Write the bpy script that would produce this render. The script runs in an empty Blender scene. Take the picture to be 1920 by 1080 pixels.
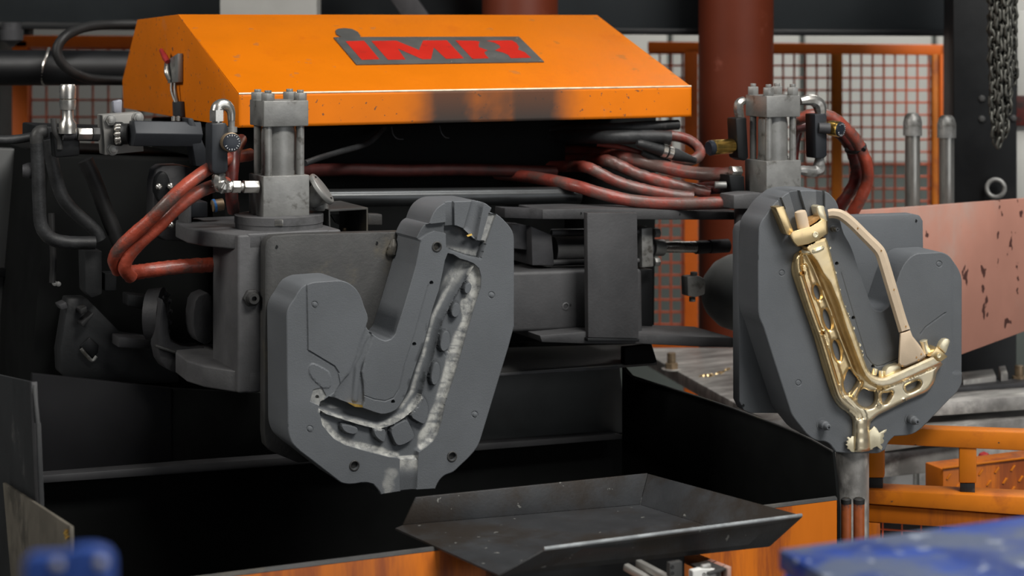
import bpy, bmesh, math, random
import numpy as np
from mathutils import Vector, Matrix
from mathutils.geometry import delaunay_2d_cdt

random.seed(7)
C = bpy.context.scene.collection
SC = bpy.context.scene

# ------------------------------------------------------------------ camera, world, lights, exposure
CAM_H, YH, FPX = 1.9, 40.0, 3600.0
cam_d = bpy.data.cameras.new('camera')
cam = bpy.data.objects.new('camera', cam_d)
C.objects.link(cam)
cam.location = (0, 0, CAM_H)
cam.rotation_euler = (math.radians(90), 0, 0)
cam_d.sensor_width = 36.0
cam_d.lens = FPX / 1920 * 36.0
cam_d.shift_y = -(540 - YH) / 1920
cam_d.clip_start, cam_d.clip_end = 0.05, 60
cam_d.dof.use_dof = True
cam_d.dof.focus_distance = 3.78
cam_d.dof.aperture_fstop = 4.0
SC.camera = cam

w = bpy.data.worlds.new('hall')
SC.world = w
w.use_nodes = True
w.node_tree.nodes['Background'].inputs[0].default_value = (0.80, 0.88, 1.0, 1)
w.node_tree.nodes['Background'].inputs[1].default_value = 0.055


def area(name, loc, target, power, sx, sy, col=(1, 1, 1)):
    d = bpy.data.lights.new(name, 'AREA')
    d.shape = 'RECTANGLE'
    d.size, d.size_y, d.energy, d.color = sx, sy, power, col
    o = bpy.data.objects.new(name, d)
    C.objects.link(o)
    o.location = loc
    o.rotation_euler = (Vector(target) - Vector(loc)).to_track_quat('-Z', 'Y').to_euler()
    return o


area('hall_lamp_front', (2.3, 0.9, 5.3), (0.4, 3.7, 1.3), 270, 2.4, 1.0, (1.0, 0.97, 0.92))
area('hall_lamp_over', (1.1, 3.4, 5.2), (0.6, 3.9, 1.3), 95, 2.2, 0.8, (1.0, 0.98, 0.95))
area('hall_lamp_rear', (2.3, 7.7, 3.9), (1.7, 9.0, 0.9), 60, 2.0, 0.8, (1.0, 0.97, 0.93))
area('hall_lamp_left', (-4.0, 1.5, 4.0), (-0.3, 3.6, 1.3), 105, 1.6, 1.0, (1.0, 0.96, 0.90))  # added fill that brightens the left-facing sides
area('hall_doorway', (5.9, -3.6, 2.35), (0.7, 3.9, 1.3), 150, 6.4, 4.5, (0.96, 0.98, 1.0))  # added unseen light panel for the brass reflections and front-right fill

vs = SC.view_settings
vs.view_transform = 'Standard'
vs.look = 'None'
vs.gamma = 1.0
vs.use_curve_mapping = False
vs.exposure = 0.0
SC.display_settings.display_device = 'sRGB'


# ------------------------------------------------------------------ geometry helpers
def V(*a):
    return Vector(a)


class Frame:
    """A vertical plane turned by a degrees about Z; px,py are target pixels, v is depth behind the plane."""
    def __init__(self, a, px, py, Y):
        a = math.radians(a)
        self.a = a
        self.t = np.array([math.cos(a), math.sin(a), 0.0])
        self.n = np.array([-math.sin(a), math.cos(a), 0.0])
        self.O = np.array([(px - 960) / FPX * Y, Y, CAM_H + (YH - py) / FPX * Y])
        self.T = Vector(self.t)
        self.N = Vector(self.n)

    def pa(self, P, v=0.0):
        P = np.asarray(P, float)
        r = np.stack([(P[:, 0] - 960) / FPX, np.ones(len(P)), (YH - P[:, 1]) / FPX], 1)
        d = (self.O + np.asarray(v).reshape(-1, 1) * self.n - np.array([0, 0, CAM_H])) @ self.n
        s = d / (r @ self.n)
        return r * s[:, None] + np.array([0, 0, CAM_H])

    def p(self, px, py, v=0.0):
        return Vector(self.pa([(px, py)], v)[0])

    def side(self, px, py, Q):
        """point of the pixel's ray on the plane through Q that holds the depth direction and Z"""
        r = np.array([(px - 960) / FPX, 1, (YH - py) / FPX])
        c = np.array([0, 0, CAM_H])
        s = ((np.array(Q) - c) @ self.t) / (r @ self.t)
        return Vector(r * s + c)

    def w(self, u, v, z):
        q = self.O + u * self.t + v * self.n
        return Vector((q[0], q[1], z))

    def uv(self, P):
        d = np.array(P) - self.O
        return d @ self.t, d @ self.n


def top(px, py, z):
    s = (CAM_H - z) * FPX / (py - YH)
    return Vector(((px - 960) / FPX * s, s, z))


def on_plane(px, py, Q, nrm):
    r = Vector(((px - 960) / FPX, 1, (YH - py) / FPX))
    c = Vector((0, 0, CAM_H))
    s = (Vector(Q) - c).dot(nrm) / r.dot(nrm)
    return c + r * s


def rpx(r, P):
    return r * P[1] / FPX


def catmull(pts, k=6, closed=False):
    pts = [np.asarray(p, float) for p in pts]
    n = len(pts)
    out = []
    rng = range(n) if closed else range(n - 1)
    for i in rng:
        if closed:
            p0, p1, p2, p3 = pts[i - 1], pts[i], pts[(i + 1) % n], pts[(i + 2) % n]
        else:
            p1, p2 = pts[i], pts[i + 1]
            p0 = pts[i - 1] if i else 2 * p1 - p2
            p3 = pts[i + 2] if i + 2 < n else 2 * p2 - p1
        for j in range(k):
            s = j / k
            out.append(0.5 * ((2 * p1) + (p2 - p0) * s + (2 * p0 - 5 * p1 + 4 * p2 - p3) * s * s
                              + (3 * p1 - p0 - 3 * p2 + p3) * s ** 3))
    if not closed:
        out.append(pts[-1])
    return out


def resample(poly, step, closed=True):
    out = []
    n = len(poly)
    for i in range(n if closed else n - 1):
        a, b = np.asarray(poly[i], float), np.asarray(poly[(i + 1) % n], float)
        k = max(1, int(math.ceil(np.linalg.norm(b - a) / step)))
        for j in range(k):
            out.append(a + (b - a) * j / k)
    if not closed:
        out.append(np.asarray(poly[-1], float))
    return np.array(out)


def seg_dist(P, a, b):
    ab = b - a
    L = max(ab @ ab, 1e-9)
    s = np.clip(((P - a) @ ab) / L, 0, 1)
    return np.hypot(*(P - (a + s[:, None] * ab)).T), s


def sd_poly(P, poly):
    P = np.asarray(P, float)
    poly = np.asarray(poly, float)
    d = np.full(len(P), 1e9)
    ins = np.zeros(len(P), bool)
    n = len(poly)
    for i in range(n):
        a, b = poly[i], poly[(i + 1) % n]
        d = np.minimum(d, seg_dist(P, a, b)[0])
        if a[1] != b[1]:
            c = (a[1] > P[:, 1]) != (b[1] > P[:, 1])
            ins ^= c & (P[:, 0] < (b[0] - a[0]) * (P[:, 1] - a[1]) / (b[1] - a[1]) + a[0])
    return np.where(ins, -d, d)


def d_path(P, pts):
    P = np.asarray(P, float)
    d = np.full(len(P), 1e9)
    for i in range(len(pts) - 1):
        d = np.minimum(d, seg_dist(P, np.asarray(pts[i], float), np.asarray(pts[i + 1], float))[0])
    return d


def smooth_outline(pts, k=3, ang=33):
    """rounds the gentle bends of a traced outline and keeps its real corners"""
    P = [np.asarray(p, float) for p in pts]
    n = len(P)
    corner = []
    for i in range(n):
        a, b = P[i] - P[i - 1], P[(i + 1) % n] - P[i]
        c = np.dot(a, b) / (np.linalg.norm(a) * np.linalg.norm(b) + 1e-9)
        la, lb = np.linalg.norm(a), np.linalg.norm(b)
        corner.append(math.degrees(math.acos(max(-1, min(1, c)))) > ang)
    out = []
    for i in range(n):
        j = (i + 1) % n
        p1, p2 = P[i], P[j]
        L = np.linalg.norm(p2 - p1)
        if L > 34:
            out.append(tuple(p1))
            continue

        def tang(m):
            if corner[m]:
                return (p2 - p1)
            a, b = P[m] - P[m - 1], P[(m + 1) % n] - P[m]
            la, lb = np.linalg.norm(a), np.linalg.norm(b)
            if la > 34:
                return a / la * L
            if lb > 34:
                return b / lb * L
            d = a / la * lb + b / lb * la
            return d / (np.linalg.norm(d) + 1e-9) * L
        t1, t2 = tang(i), tang(j)
        for q in range(k):
            s = q / k
            out.append(tuple((2 * s ** 3 - 3 * s * s + 1) * p1 + (s ** 3 - 2 * s * s + s) * t1 + (-2 * s ** 3 + 3 * s * s) * p2 + (s ** 3 - s * s) * t2))
    return out


def ell(cx, cy, rx, ry, rot=0, n=16):
    r = math.radians(rot)
    return [(cx + rx * math.cos(t) * math.cos(r) - ry * math.sin(t) * math.sin(r),
             cy + rx * math.cos(t) * math.sin(r) + ry * math.sin(t) * math.cos(r))
            for t in [2 * math.pi * i / n for i in range(n)]]


# ------------------------------------------------------------------ objects
WM = {}


def thing(name, label, cat, loc, rz=0.0, group=None, kind=None):
    o = bpy.data.objects.new(name, None)
    C.objects.link(o)
    o.empty_display_size = 0.05
    o.location = loc
    o.rotation_euler = (0, 0, rz)
    if label:
        o['label'] = label
    if cat:
        o['category'] = cat
    if group:
        o['group'] = group
    if kind:
        o['kind'] = kind
    WM[o.name] = Matrix.Translation(Vector(loc)) @ Matrix.Rotation(rz, 4, 'Z')
    return o


def _place(me, name, m, parent, ang):
    """world-space mesh -> object below parent (its root's axes)"""
    if m is not None:
        me.materials.append(m)
    if ang:
        me.polygons.foreach_set('use_smooth', [True] * len(me.polygons))
        me.set_sharp_from_angle(angle=math.radians(ang))
    o = bpy.data.objects.new(name, me)
    C.objects.link(o)
    if parent is not None:
        M = WM[parent.name]
        o.parent = parent
        me.transform(M.inverted())
        WM[o.name] = M
    else:
        n = len(me.vertices)
        co = np.empty(n * 3)
        me.vertices.foreach_get('co', co)
        co = co.reshape(-1, 3)
        c = Vector((*(co[:, :2].min(0) + co[:, :2].max(0)) / 2, co[:, 2].min()))
        M = Matrix.Translation(c)
        me.transform(M.inverted())
        o.location = c
        WM[o.name] = M
    return o


def mk(name, bm, m, parent=None, bev=0.0, ang=38, seg=2, label=None):
    bmesh.ops.recalc_face_normals(bm, faces=bm.faces)
    if bev:
        es = [e for e in bm.edges if len(e.link_faces) == 2 and e.calc_face_angle(0) > math.radians(38)]
        if es:
            bmesh.ops.bevel(bm, geom=es, offset=bev, segments=seg, affect='EDGES', profile=0.5, clamp_overlap=True)
    me = bpy.data.meshes.new(name)
    bm.to_mesh(me)
    bm.free()
    o = _place(me, name, m, parent, ang)
    if label:
        o['label'] = label
    return o


def mkraw(name, verts, faces, m, parent=None, ang=30, attrs=None):
    me = bpy.data.meshes.new(name)
    me.from_pydata([tuple(v) for v in verts], [], [tuple(f) for f in faces])
    for k, a in (attrs or {}).items():
        at = me.attributes.new(k, 'FLOAT', 'POINT')
        at.data.foreach_set('value', np.asarray(a, dtype=np.float32))
    me.update()
    return _place(me, name, m, parent, ang)


def tag(o, label, cat, group=None, kind=None):
    if label:
        o['label'] = label
    if cat:
        o['category'] = cat
    if group:
        o['group'] = group
    if kind:
        o['kind'] = kind
    return o


def B():
    return bmesh.new()


def prism(bm, front, off, ends=True):
    """closed prism: polygon of 3D points swept by off"""
    off = Vector(off)
    a = [bm.verts.new(Vector(p)) for p in front]
    b = [bm.verts.new(Vector(p) + off) for p in front]
    n = len(a)
    if ends:
        bm.faces.new(a)
        bm.faces.new(b[::-1])
    for i in range(n):
        bm.faces.new([a[i], b[i], b[(i + 1) % n], a[(i + 1) % n]])


def loft(bm, A, Bp):
    """closed solid between two equal-length polygons"""
    a = [bm.verts.new(Vector(p)) for p in A]
    b = [bm.verts.new(Vector(p)) for p in Bp]
    n = len(a)
    bm.faces.new(a)
    bm.faces.new(b[::-1])
    for i in range(n):
        bm.faces.new([a[i], b[i], b[(i + 1) % n], a[(i + 1) % n]])


def fbox(bm, F, u0, u1, v0, v1, z0, z1):
    q = [F.w(u0, v0, z0), F.w(u1, v0, z0), F.w(u1, v0, z1), F.w(u0, v0, z1)]
    prism(bm, q, F.N * (v1 - v0))


def slab(name, F, poly, v0, v1, m, parent=None, bev=0.002, ang=38, seg=2, label=None):
    """polygon in pixels on the plane v0 of frame F, carried straight back to v1"""
    bm = B()
    prism(bm, [F.p(x, y, v0) for x, y in poly], F.N * (v1 - v0))
    return mk(name, bm, m, parent, bev, ang, seg, label)


def axes(d):
    d = Vector(d).normalized()
    h = Vector((0, 0, 1)) if abs(d.z) < 0.9 else Vector((1, 0, 0))
    x = d.cross(h).normalized()
    return d, x, d.cross(x).normalized()


def lathe(bm, p, d, prof, n=24, x=None):
    """prof: (distance along d, radius) pairs; capped where the radius is not zero"""
    d, ax, ay = axes(d)
    p = Vector(p)
    if x is not None:
        ax = (Vector(x) - d * d.dot(Vector(x))).normalized()
        ay = d.cross(ax).normalized()
    rings = []
    for s, r in prof:
        c = p + d * s
        if r <= 1e-6:
            rings.append([bm.verts.new(c)])
        else:
            rings.append([bm.verts.new(c + ax * (r * math.cos(2 * math.pi * i / n)) + ay * (r * math.sin(2 * math.pi * i / n)))
                          for i in range(n)])
    for a, b in zip(rings, rings[1:]):
        if len(a) == 1 and len(b) == 1:
            continue
        for i in range(n):
            j = (i + 1) % n
            if len(a) == 1:
                bm.faces.new([a[0], b[i], b[j]])
            elif len(b) == 1:
                bm.faces.new([a[i], b[0], a[j]])
            else:
                bm.faces.new([a[i], b[i], b[j], a[j]])
    if len(rings[0]) > 1:
        bm.faces.new(rings[0])
    if len(rings[-1]) > 1:
        bm.faces.new(rings[-1][::-1])


def cyl(bm, p, q, r, n=20, r2=None, x=None):
    d = Vector(q) - Vector(p)
    lathe(bm, p, d, [(0, r), (d.length, r if r2 is None else r2)], n, x)


def hexbolt(bm, p, d, r, h, stud=0.0, sr=None):
    cyl(bm, p, Vector(p) + Vector(d).normalized() * h, r, 6)
    if stud:
        cyl(bm, Vector(p) + Vector(d).normalized() * (h * 0.98), Vector(p) + Vector(d).normalized() * (h + stud), sr or r * .6, 14)


def tube(bm, pts, r, n=12, k=6, wob=0.0, caps=True, sq=1.0):
    """swept round tube along a smooth path (parallel transport); r may be a list"""
    P = [Vector(q) for q in catmull([tuple(p) for p in pts], k)] if k > 1 else [Vector(p) for p in pts]
    rs = list(r) if isinstance(r, (list, tuple)) else [r] * len(pts)
    rings = []
    m = len(P)
    up = None
    for i, p in enumerate(P):
        d = (P[min(i + 1, m - 1)] - P[max(i - 1, 0)]).normalized()
        if up is None:
            h = Vector((0, 0, 1)) if abs(d.z) < 0.9 else Vector((1, 0, 0))
            up = (h - d * h.dot(d)).normalized()
        else:
            up = (up - d * up.dot(d)).normalized()
        s = d.cross(up)
        t = i / (m - 1) * (len(rs) - 1)
        j = min(int(t), len(rs) - 2) if len(rs) > 1 else 0
        rr = rs[j] + (rs[j + 1] - rs[j]) * (t - j) if len(rs) > 1 else rs[0]
        ring = []
        for q in range(n):
            a = 2 * math.pi * q / n
            e = rr * (1 + wob * random.uniform(-1, 1))
            ring.append(bm.verts.new(p + up * (e * math.cos(a)) + s * (e * sq * math.sin(a))))
        rings.append(ring)
    for a, b in zip(rings, rings[1:]):
        for q in range(n):
            bm.faces.new([a[q], b[q], b[(q + 1) % n], a[(q + 1) % n]])
    if caps:
        bm.faces.new(rings[0])
        bm.faces.new(rings[-1][::-1])


def ring(bm, c, d, R, r, n=28, k=10):
    d, ax, ay = axes(d)
    rows = []
    for i in range(n):
        a = 2 * math.pi * i / n
        e = ax * math.cos(a) + ay * math.sin(a)
        rows.append([bm.verts.new(Vector(c) + e * (R + r * math.cos(2 * math.pi * j / k)) + d * (r * math.sin(2 * math.pi * j / k)))
                     for j in range(k)])
    for i in range(n):
        for j in range(k):
            bm.faces.new([rows[i][j], rows[(i + 1) % n][j], rows[(i + 1) % n][(j + 1) % k], rows[i][(j + 1) % k]])


def dup(o, loc, label=None, group=None):
    r = o.copy()
    C.objects.link(r)
    r.location = loc
    if label:
        r['label'] = label
    if group:
        r['group'] = group
    for ch in list(o.children):
        c = ch.copy()
        C.objects.link(c)
        c.parent = r
        for g in ch.children:
            d = g.copy()
            C.objects.link(d)
            d.parent = c
    return r


# ------------------------------------------------------------------ materials
def lin(r, g, b):
    f = lambda c: c / 12.92 if c <= 0.04045 else ((c + 0.055) / 1.055) ** 2.4
    return (f(r / 255), f(g / 255), f(b / 255), 1)


def mat(name, col, rough=0.5, metal=0.0, var=0.25, vs=9.0, dirt=None, damt=0.0, ds=5.0, bump=0.0, bs=120.0,
        spec=0.32, coat=None, attr=None, attr_col=None, attr_break=0.0, stretch=(1, 1, 1), rvar=0.12, chip=None, chip_amt=0.5, chip_s=30.0, attr2=None, attr2_col=None):
    m = bpy.data.materials.new(name)
    m.use_nodes = True
    nt = m.node_tree
    N, L = nt.nodes, nt.links
    bs_ = N['Principled BSDF']
    bs_.inputs['Metallic'].default_value = metal
    bs_.inputs['Specular IOR Level'].default_value = spec
    tc = N.new('ShaderNodeTexCoord')
    mp = N.new('ShaderNodeMapping')
    mp.inputs['Scale'].default_value = stretch
    L.new(tc.outputs['Object'], mp.inputs['Vector'])

    def noise(scale, detail=4.0, rough_=0.6):
        n = N.new('ShaderNodeTexNoise')
        n.inputs['Scale'].default_value = scale
        n.inputs['Detail'].default_value = detail
        n.inputs['Roughness'].default_value = rough_
        L.new(mp.outputs['Vector'], n.inputs['Vector'])
        return n

    def ramp(src, lo, hi):
        r = N.new('ShaderNodeMapRange')
        r.interpolation_type = 'SMOOTHSTEP'
        r.inputs['From Min'].default_value = lo
        r.inputs['From Max'].default_value = hi
        L.new(src, r.inputs['Value'])
        return r.outputs['Result']

    def mix(fac, a, b):
        x = N.new('ShaderNodeMix')
        x.data_type = 'RGBA'
        if isinstance(fac, float):
            x.inputs[0].default_value = fac
        else:
            L.new(fac, x.inputs[0])
        for sock, val in ((6, a), (7, b)):
            if isinstance(val, tuple):
                x.inputs[sock].default_value = val
            else:
                L.new(val, x.inputs[sock])
        return x.outputs[2]

    n1 = noise(vs, 5.0)
    dk = tuple(c * (1 - var) for c in col[:3]) + (1,)
    lt = tuple(min(1, c * (1 + var * 0.7)) for c in col[:3]) + (1,)
    cur = mix(ramp(n1.outputs['Fac'], 0.3, 0.7), dk, lt)
    if dirt is not None:
        n2 = noise(ds, 7.0, 0.65)
        cur = mix(ramp(n2.outputs['Fac'], 0.68 - damt * 0.4, 0.78 - damt * 0.25), cur, dirt)
    if chip is not None:
        n4 = noise(chip_s, 3.0, 0.5)
        cur = mix(ramp(n4.outputs['Fac'], 0.78 - chip_amt * 0.2, 0.80 - chip_amt * 0.2), cur, chip)
    if attr:
        at = N.new('ShaderNodeAttribute')
        at.attribute_name = attr
        f = at.outputs['Fac']
        if attr_break:
            n3 = noise(55.0, 6.0, 0.7)
            mu = N.new('ShaderNodeMath')
            mu.operation = 'MULTIPLY'
            L.new(f, mu.inputs[0])
            L.new(ramp(n3.outputs['Fac'], 0.36 - 0.2 * (1 - attr_break), 0.6), mu.inputs[1])
            f = mu.outputs[0]
        cur = mix(f, cur, attr_col)
    if attr2:
        a2 = N.new('ShaderNodeAttribute')
        a2.attribute_name = attr2
        cur = mix(a2.outputs['Fac'], cur, attr2_col)
    L.new(cur, bs_.inputs['Base Color'])
    rr = N.new('ShaderNodeMapRange')
    rr.inputs['To Min'].default_value = max(0.02, rough - rvar)
    rr.inputs['To Max'].default_value = min(1, rough + rvar)
    L.new(n1.outputs['Fac'], rr.inputs['Value'])
    L.new(rr.outputs['Result'], bs_.inputs['Roughness'])
    if coat:
        bs_.inputs['Coat Weight'].default_value = coat
        bs_.inputs['Coat Roughness'].default_value = 0.25
    if bump:
        nb = noise(bs, 4.0)
        bp = N.new('ShaderNodeBump')
        bp.inputs['Strength'].default_value = bump
        bp.inputs['Distance'].default_value = 0.002
        L.new(nb.outputs['Fac'], bp.inputs['Height'])
        L.new(bp.outputs['Normal'], bs_.inputs['Normal'])
    return m


M = {}
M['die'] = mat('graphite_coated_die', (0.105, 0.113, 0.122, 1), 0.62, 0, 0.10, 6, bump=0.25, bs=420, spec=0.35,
               attr='coat', attr_col=(0.46, 0.46, 0.43, 1), attr_break=0.45, attr2='burn', attr2_col=(0.028, 0.031, 0.034, 1))  # second attribute paints recess shade as well as graphite scuffs
M['dieside'] = M['die']
M['plate'] = mat('grey_steel_plate', (0.050, 0.050, 0.049, 1), 0.5, 0.15, 0.3, 7, (0.088, 0.078, 0.058, 1), 0.35, 6, 0.3, 150)
M['arm'] = mat('grey_arm_steel', (0.092, 0.092, 0.095, 1), 0.55, 0.1, 0.22, 8, (0.05, 0.05, 0.05, 1), 0.3, 5, 0.25, 160)
M['armplate'] = mat('grey_arm_plate', (0.055, 0.055, 0.057, 1), 0.55, 0.1, 0.22, 8, (0.035, 0.035, 0.036, 1), 0.3, 5, 0.25, 160)
M['armdark'] = mat('dark_arm_steel', (0.045, 0.045, 0.048, 1), 0.55, 0.1, 0.3, 8, (0.02, 0.02, 0.02, 1), 0.4, 5, 0.25, 160)
M['steel'] = mat('machined_steel', (0.24, 0.24, 0.23, 1), 0.42, 0.35, 0.22, 14, (0.09, 0.085, 0.075, 1), 0.35, 22, 0.15, 200)
M['steelbright'] = mat('bright_zinc_fitting', (0.55, 0.53, 0.49, 1), 0.28, 0.9, 0.2, 25, (0.18, 0.16, 0.13, 1), 0.2, 30)
M['steelworn'] = mat('worn_table_steel', (0.30, 0.29, 0.275, 1), 0.4, 0.3, 0.4, 9, (0.55, 0.53, 0.5, 1), 0.45, 6, 0.3, 90, stretch=(1, 3, 1))
M['black'] = mat('black_paint', (0.0055, 0.0062, 0.007, 1), 0.5, 0, 0.3, 8, (0.012, 0.012, 0.012, 1), 0.3, 6, spec=0.3)
M['soot'] = mat('sooty_black_sheet', (0.0045, 0.005, 0.005, 1), 0.8, 0, 0.3, 8, spec=0.1)  # also paints shade on the middle tub panel and the box under the hood
M['graphite'] = mat('dark_panel', (0.015, 0.016, 0.017, 1), 0.55, 0, 0.3, 5, (0.05, 0.05, 0.05, 1), 0.2, 8, 0.2, 160)
M['bluegrey'] = mat('blue_grey_block', (0.026, 0.029, 0.034, 1), 0.45, 0.1, 0.2, 12)
M['rubber'] = mat('black_rubber', (0.014, 0.014, 0.014, 1), 0.5, 0, 0.3, 18, (0.06, 0.06, 0.06, 1), 0.15, 20)
M['rubberdusty'] = mat('dusty_black_sleeve', (0.022, 0.023, 0.024, 1), 0.5, 0, 0.4, 18, (0.08, 0.08, 0.08, 1), 0.2, 25, 0.4, 120)
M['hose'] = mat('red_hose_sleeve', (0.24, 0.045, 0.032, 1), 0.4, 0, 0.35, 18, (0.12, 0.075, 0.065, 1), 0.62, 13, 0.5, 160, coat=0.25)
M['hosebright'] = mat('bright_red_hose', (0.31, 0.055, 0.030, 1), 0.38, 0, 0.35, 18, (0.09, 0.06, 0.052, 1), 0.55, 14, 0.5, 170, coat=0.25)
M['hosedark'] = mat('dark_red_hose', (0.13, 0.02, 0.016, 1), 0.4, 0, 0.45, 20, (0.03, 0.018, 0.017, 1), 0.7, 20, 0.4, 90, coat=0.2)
M['hosesoot'] = mat('sooty_red_hose', (0.055, 0.012, 0.010, 1), 0.5, 0, 0.4, 20, (0.02, 0.012, 0.011, 1), 0.5, 14, 0.3, 90)  # hose colour darkened to paint in the shade under the hood
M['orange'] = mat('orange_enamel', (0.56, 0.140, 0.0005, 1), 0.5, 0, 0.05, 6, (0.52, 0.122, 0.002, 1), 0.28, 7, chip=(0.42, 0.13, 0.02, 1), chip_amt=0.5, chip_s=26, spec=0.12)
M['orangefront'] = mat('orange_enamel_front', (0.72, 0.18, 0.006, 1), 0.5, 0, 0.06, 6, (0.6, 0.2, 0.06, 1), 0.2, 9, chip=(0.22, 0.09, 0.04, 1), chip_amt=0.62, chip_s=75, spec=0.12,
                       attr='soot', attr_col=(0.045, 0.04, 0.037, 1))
M['orangeold'] = mat('worn_orange_paint', (0.56, 0.158, 0.006, 1), 0.45, 0, 0.16, 5, (0.33, 0.08, 0.01, 1), 0.4, 5, 0.1, 60, chip=(0.1, 0.05, 0.03, 1), chip_amt=0.3, chip_s=30)
M['orangestreak'] = mat('streaked_orange_paint', (0.50, 0.128, 0.006, 1), 0.42, 0, 0.22, 6, (0.22, 0.05, 0.01, 1), 0.6, 11, stretch=(1, 1, 0.12))
M['orangefence'] = mat('fence_orange', (0.72, 0.145, 0.012, 1), 0.5, 0, 0.1, 5)
M['wire'] = mat('red_orange_wire', (0.58, 0.12, 0.05, 1), 0.5, 0, 0.1, 5)
M['rust'] = mat('red_brown_column_paint', (0.10, 0.018, 0.006, 1), 0.55, 0, 0.12, 4, (0.18, 0.05, 0.03, 1), 0.12, 9, spec=0.25)
M['pink'] = mat('red_oxide_plate', (0.45, 0.22, 0.165, 1), 0.45, 0.05, 0.2, 3.0, (0.38, 0.29, 0.25, 1), 0.62, 2.6, 0.1, 40, chip=(0.07, 0.03, 0.025, 1), chip_amt=0.66, chip_s=40, stretch=(1, 1, 0.45))
M['gold'] = mat('raw_brass', (0.82, 0.62, 0.33, 1), 0.32, 0.94, 0.08, 12, (0.66, 0.44, 0.28, 1), 0.25, 12, 0.05, 160, attr='coat', attr_col=(0.93, 0.82, 0.60, 1))
M['goldpale'] = mat('pale_brass', (0.86, 0.77, 0.55, 1), 0.36, 0.8, 0.08, 14, bump=0.1, bs=120)
M['sand'] = mat('cream_sand_core', (0.54, 0.43, 0.31, 1), 0.75, 0, 0.08, 14, chip=(0.12, 0.07, 0.05, 1), chip_amt=0.12, chip_s=60, bump=0.2, bs=500)
M['burnt'] = mat('scorched_sand', (0.34, 0.19, 0.07, 1), 0.6, 0, 0.4, 40)
M['brass'] = mat('brass_knob', (0.72, 0.46, 0.12, 1), 0.22, 1.0, 0.15, 30, (0.2, 0.12, 0.05, 1), 0.25, 40)
M['bronze'] = mat('bronze_knob', (0.26, 0.19, 0.12, 1), 0.4, 0.5, 0.3, 30)
M['dial'] = mat('dark_dial', (0.02, 0.024, 0.032, 1), 0.3, 0, 0.1, 20)
M['white'] = mat('white_plastic', (0.62, 0.62, 0.60, 1), 0.5, 0, 0.08, 20)
M['tick'] = mat('white_marking', (0.7, 0.7, 0.7, 1), 0.5, 0, 0.05, 20)
M['logogrey'] = mat('logo_grey_plate', (0.10, 0.10, 0.095, 1), 0.4, 0.3, 0.12, 20)
M['logored'] = mat('logo_red', (0.43, 0.014, 0.006, 1), 0.5, 0, 0.08, 12, (0.3, 0.014, 0.008, 1), 0.2, 20, spec=0.2)
M['red'] = mat('red_plastic', (0.35, 0.03, 0.03, 1), 0.4, 0, 0.1, 20)
M['tray'] = mat('scratched_tray_steel', (0.033, 0.035, 0.038, 1), 0.5, 0.15, 0.3, 6, (0.022, 0.017, 0.013, 1), 0.62, 4, 0.2, 200, chip=(0.15, 0.15, 0.14, 1), chip_amt=0.42, chip_s=60, stretch=(1, 1, 1))
M['blue'] = mat('worn_blue_paint', (0.014, 0.045, 0.23, 1), 0.45, 0, 0.4, 10, (0.075, 0.095, 0.15, 1), 0.7, 9, chip=(0.22, 0.25, 0.31, 1), chip_amt=0.72, chip_s=34, spec=0.2)
M['concrete'] = mat('grey_concrete', (0.20, 0.20, 0.195, 1), 0.7, 0, 0.25, 1.5, (0.1, 0.1, 0.1, 1), 0.4, 2.0)
M['wall'] = mat('pale_wall_panel', (0.47, 0.47, 0.44, 1), 0.7, 0, 0.05, 2)
M['walldark'] = mat('dark_green_grey_dado', (0.10, 0.115, 0.105, 1), 0.7, 0, 0.1, 2)
M['beige'] = mat('beige_worn_sheet', (0.105, 0.094, 0.075, 1), 0.6, 0.05, 0.3, 6, (0.05, 0.045, 0.036, 1), 0.45, 7)
M['alu'] = mat('aluminium_profile', (0.50, 0.49, 0.46, 1), 0.4, 0.7, 0.1, 10)
M['bluewrap'] = mat('blue_tape', (0.04, 0.16, 0.42, 1), 0.4, 0, 0.1, 20)

# ------------------------------------------------------------------ machine axes
FM = Frame(25, 750, 650, 3.6)          # machine front; v = 0 is the face of the left die
RZ = FM.a
# ------------------------------------------------------------------ the setting
def struct(o):
    o['kind'] = 'structure'
    return o


bm = B()
prism(bm, [V(-6, -1, 0), V(7, -1, 0), V(7, 9.3, 0), V(-6, 9.3, 0)], (0, 0, -0.1))
struct(mk('floor', bm, M['concrete'], None))
WB = Frame(0, 960, 40, 9.0)
wl = thing('wall_back', None, None, (0, 9.1, 0), 0, kind='structure')
bm = B()
prism(bm, [V(-6, 9.04, 0), V(7, 9.04, 0), V(7, 9.04, 4.2), V(-6, 9.04, 4.2)], (0, 0.2, 0))
mk('wall_core', bm, M['walldark'], wl)
M['wallgrey'] = mat('grey_wall_panel', (.17, .17, .16, 1), .7, 0, .05, 2)  # darker copy for the left panels, painting in the weaker light there
x = -3.6
while x < 3.6:                                   # pale cladding panels above a dark dado, joints recessed
    a, b_ = x + 0.012, x + 0.62 - 0.012
    bm = B()
    prism(bm, [V(a, 9.0, 1.24), V(b_, 9.0, 1.24), V(b_, 9.0, 4.0), V(a, 9.0, 4.0)], (0, 0.05, 0))
    mk('wall_panel', bm, M['wall'] if x > -.9 else M['wallgrey'], wl, 0.004)
    x += 0.62

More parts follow.
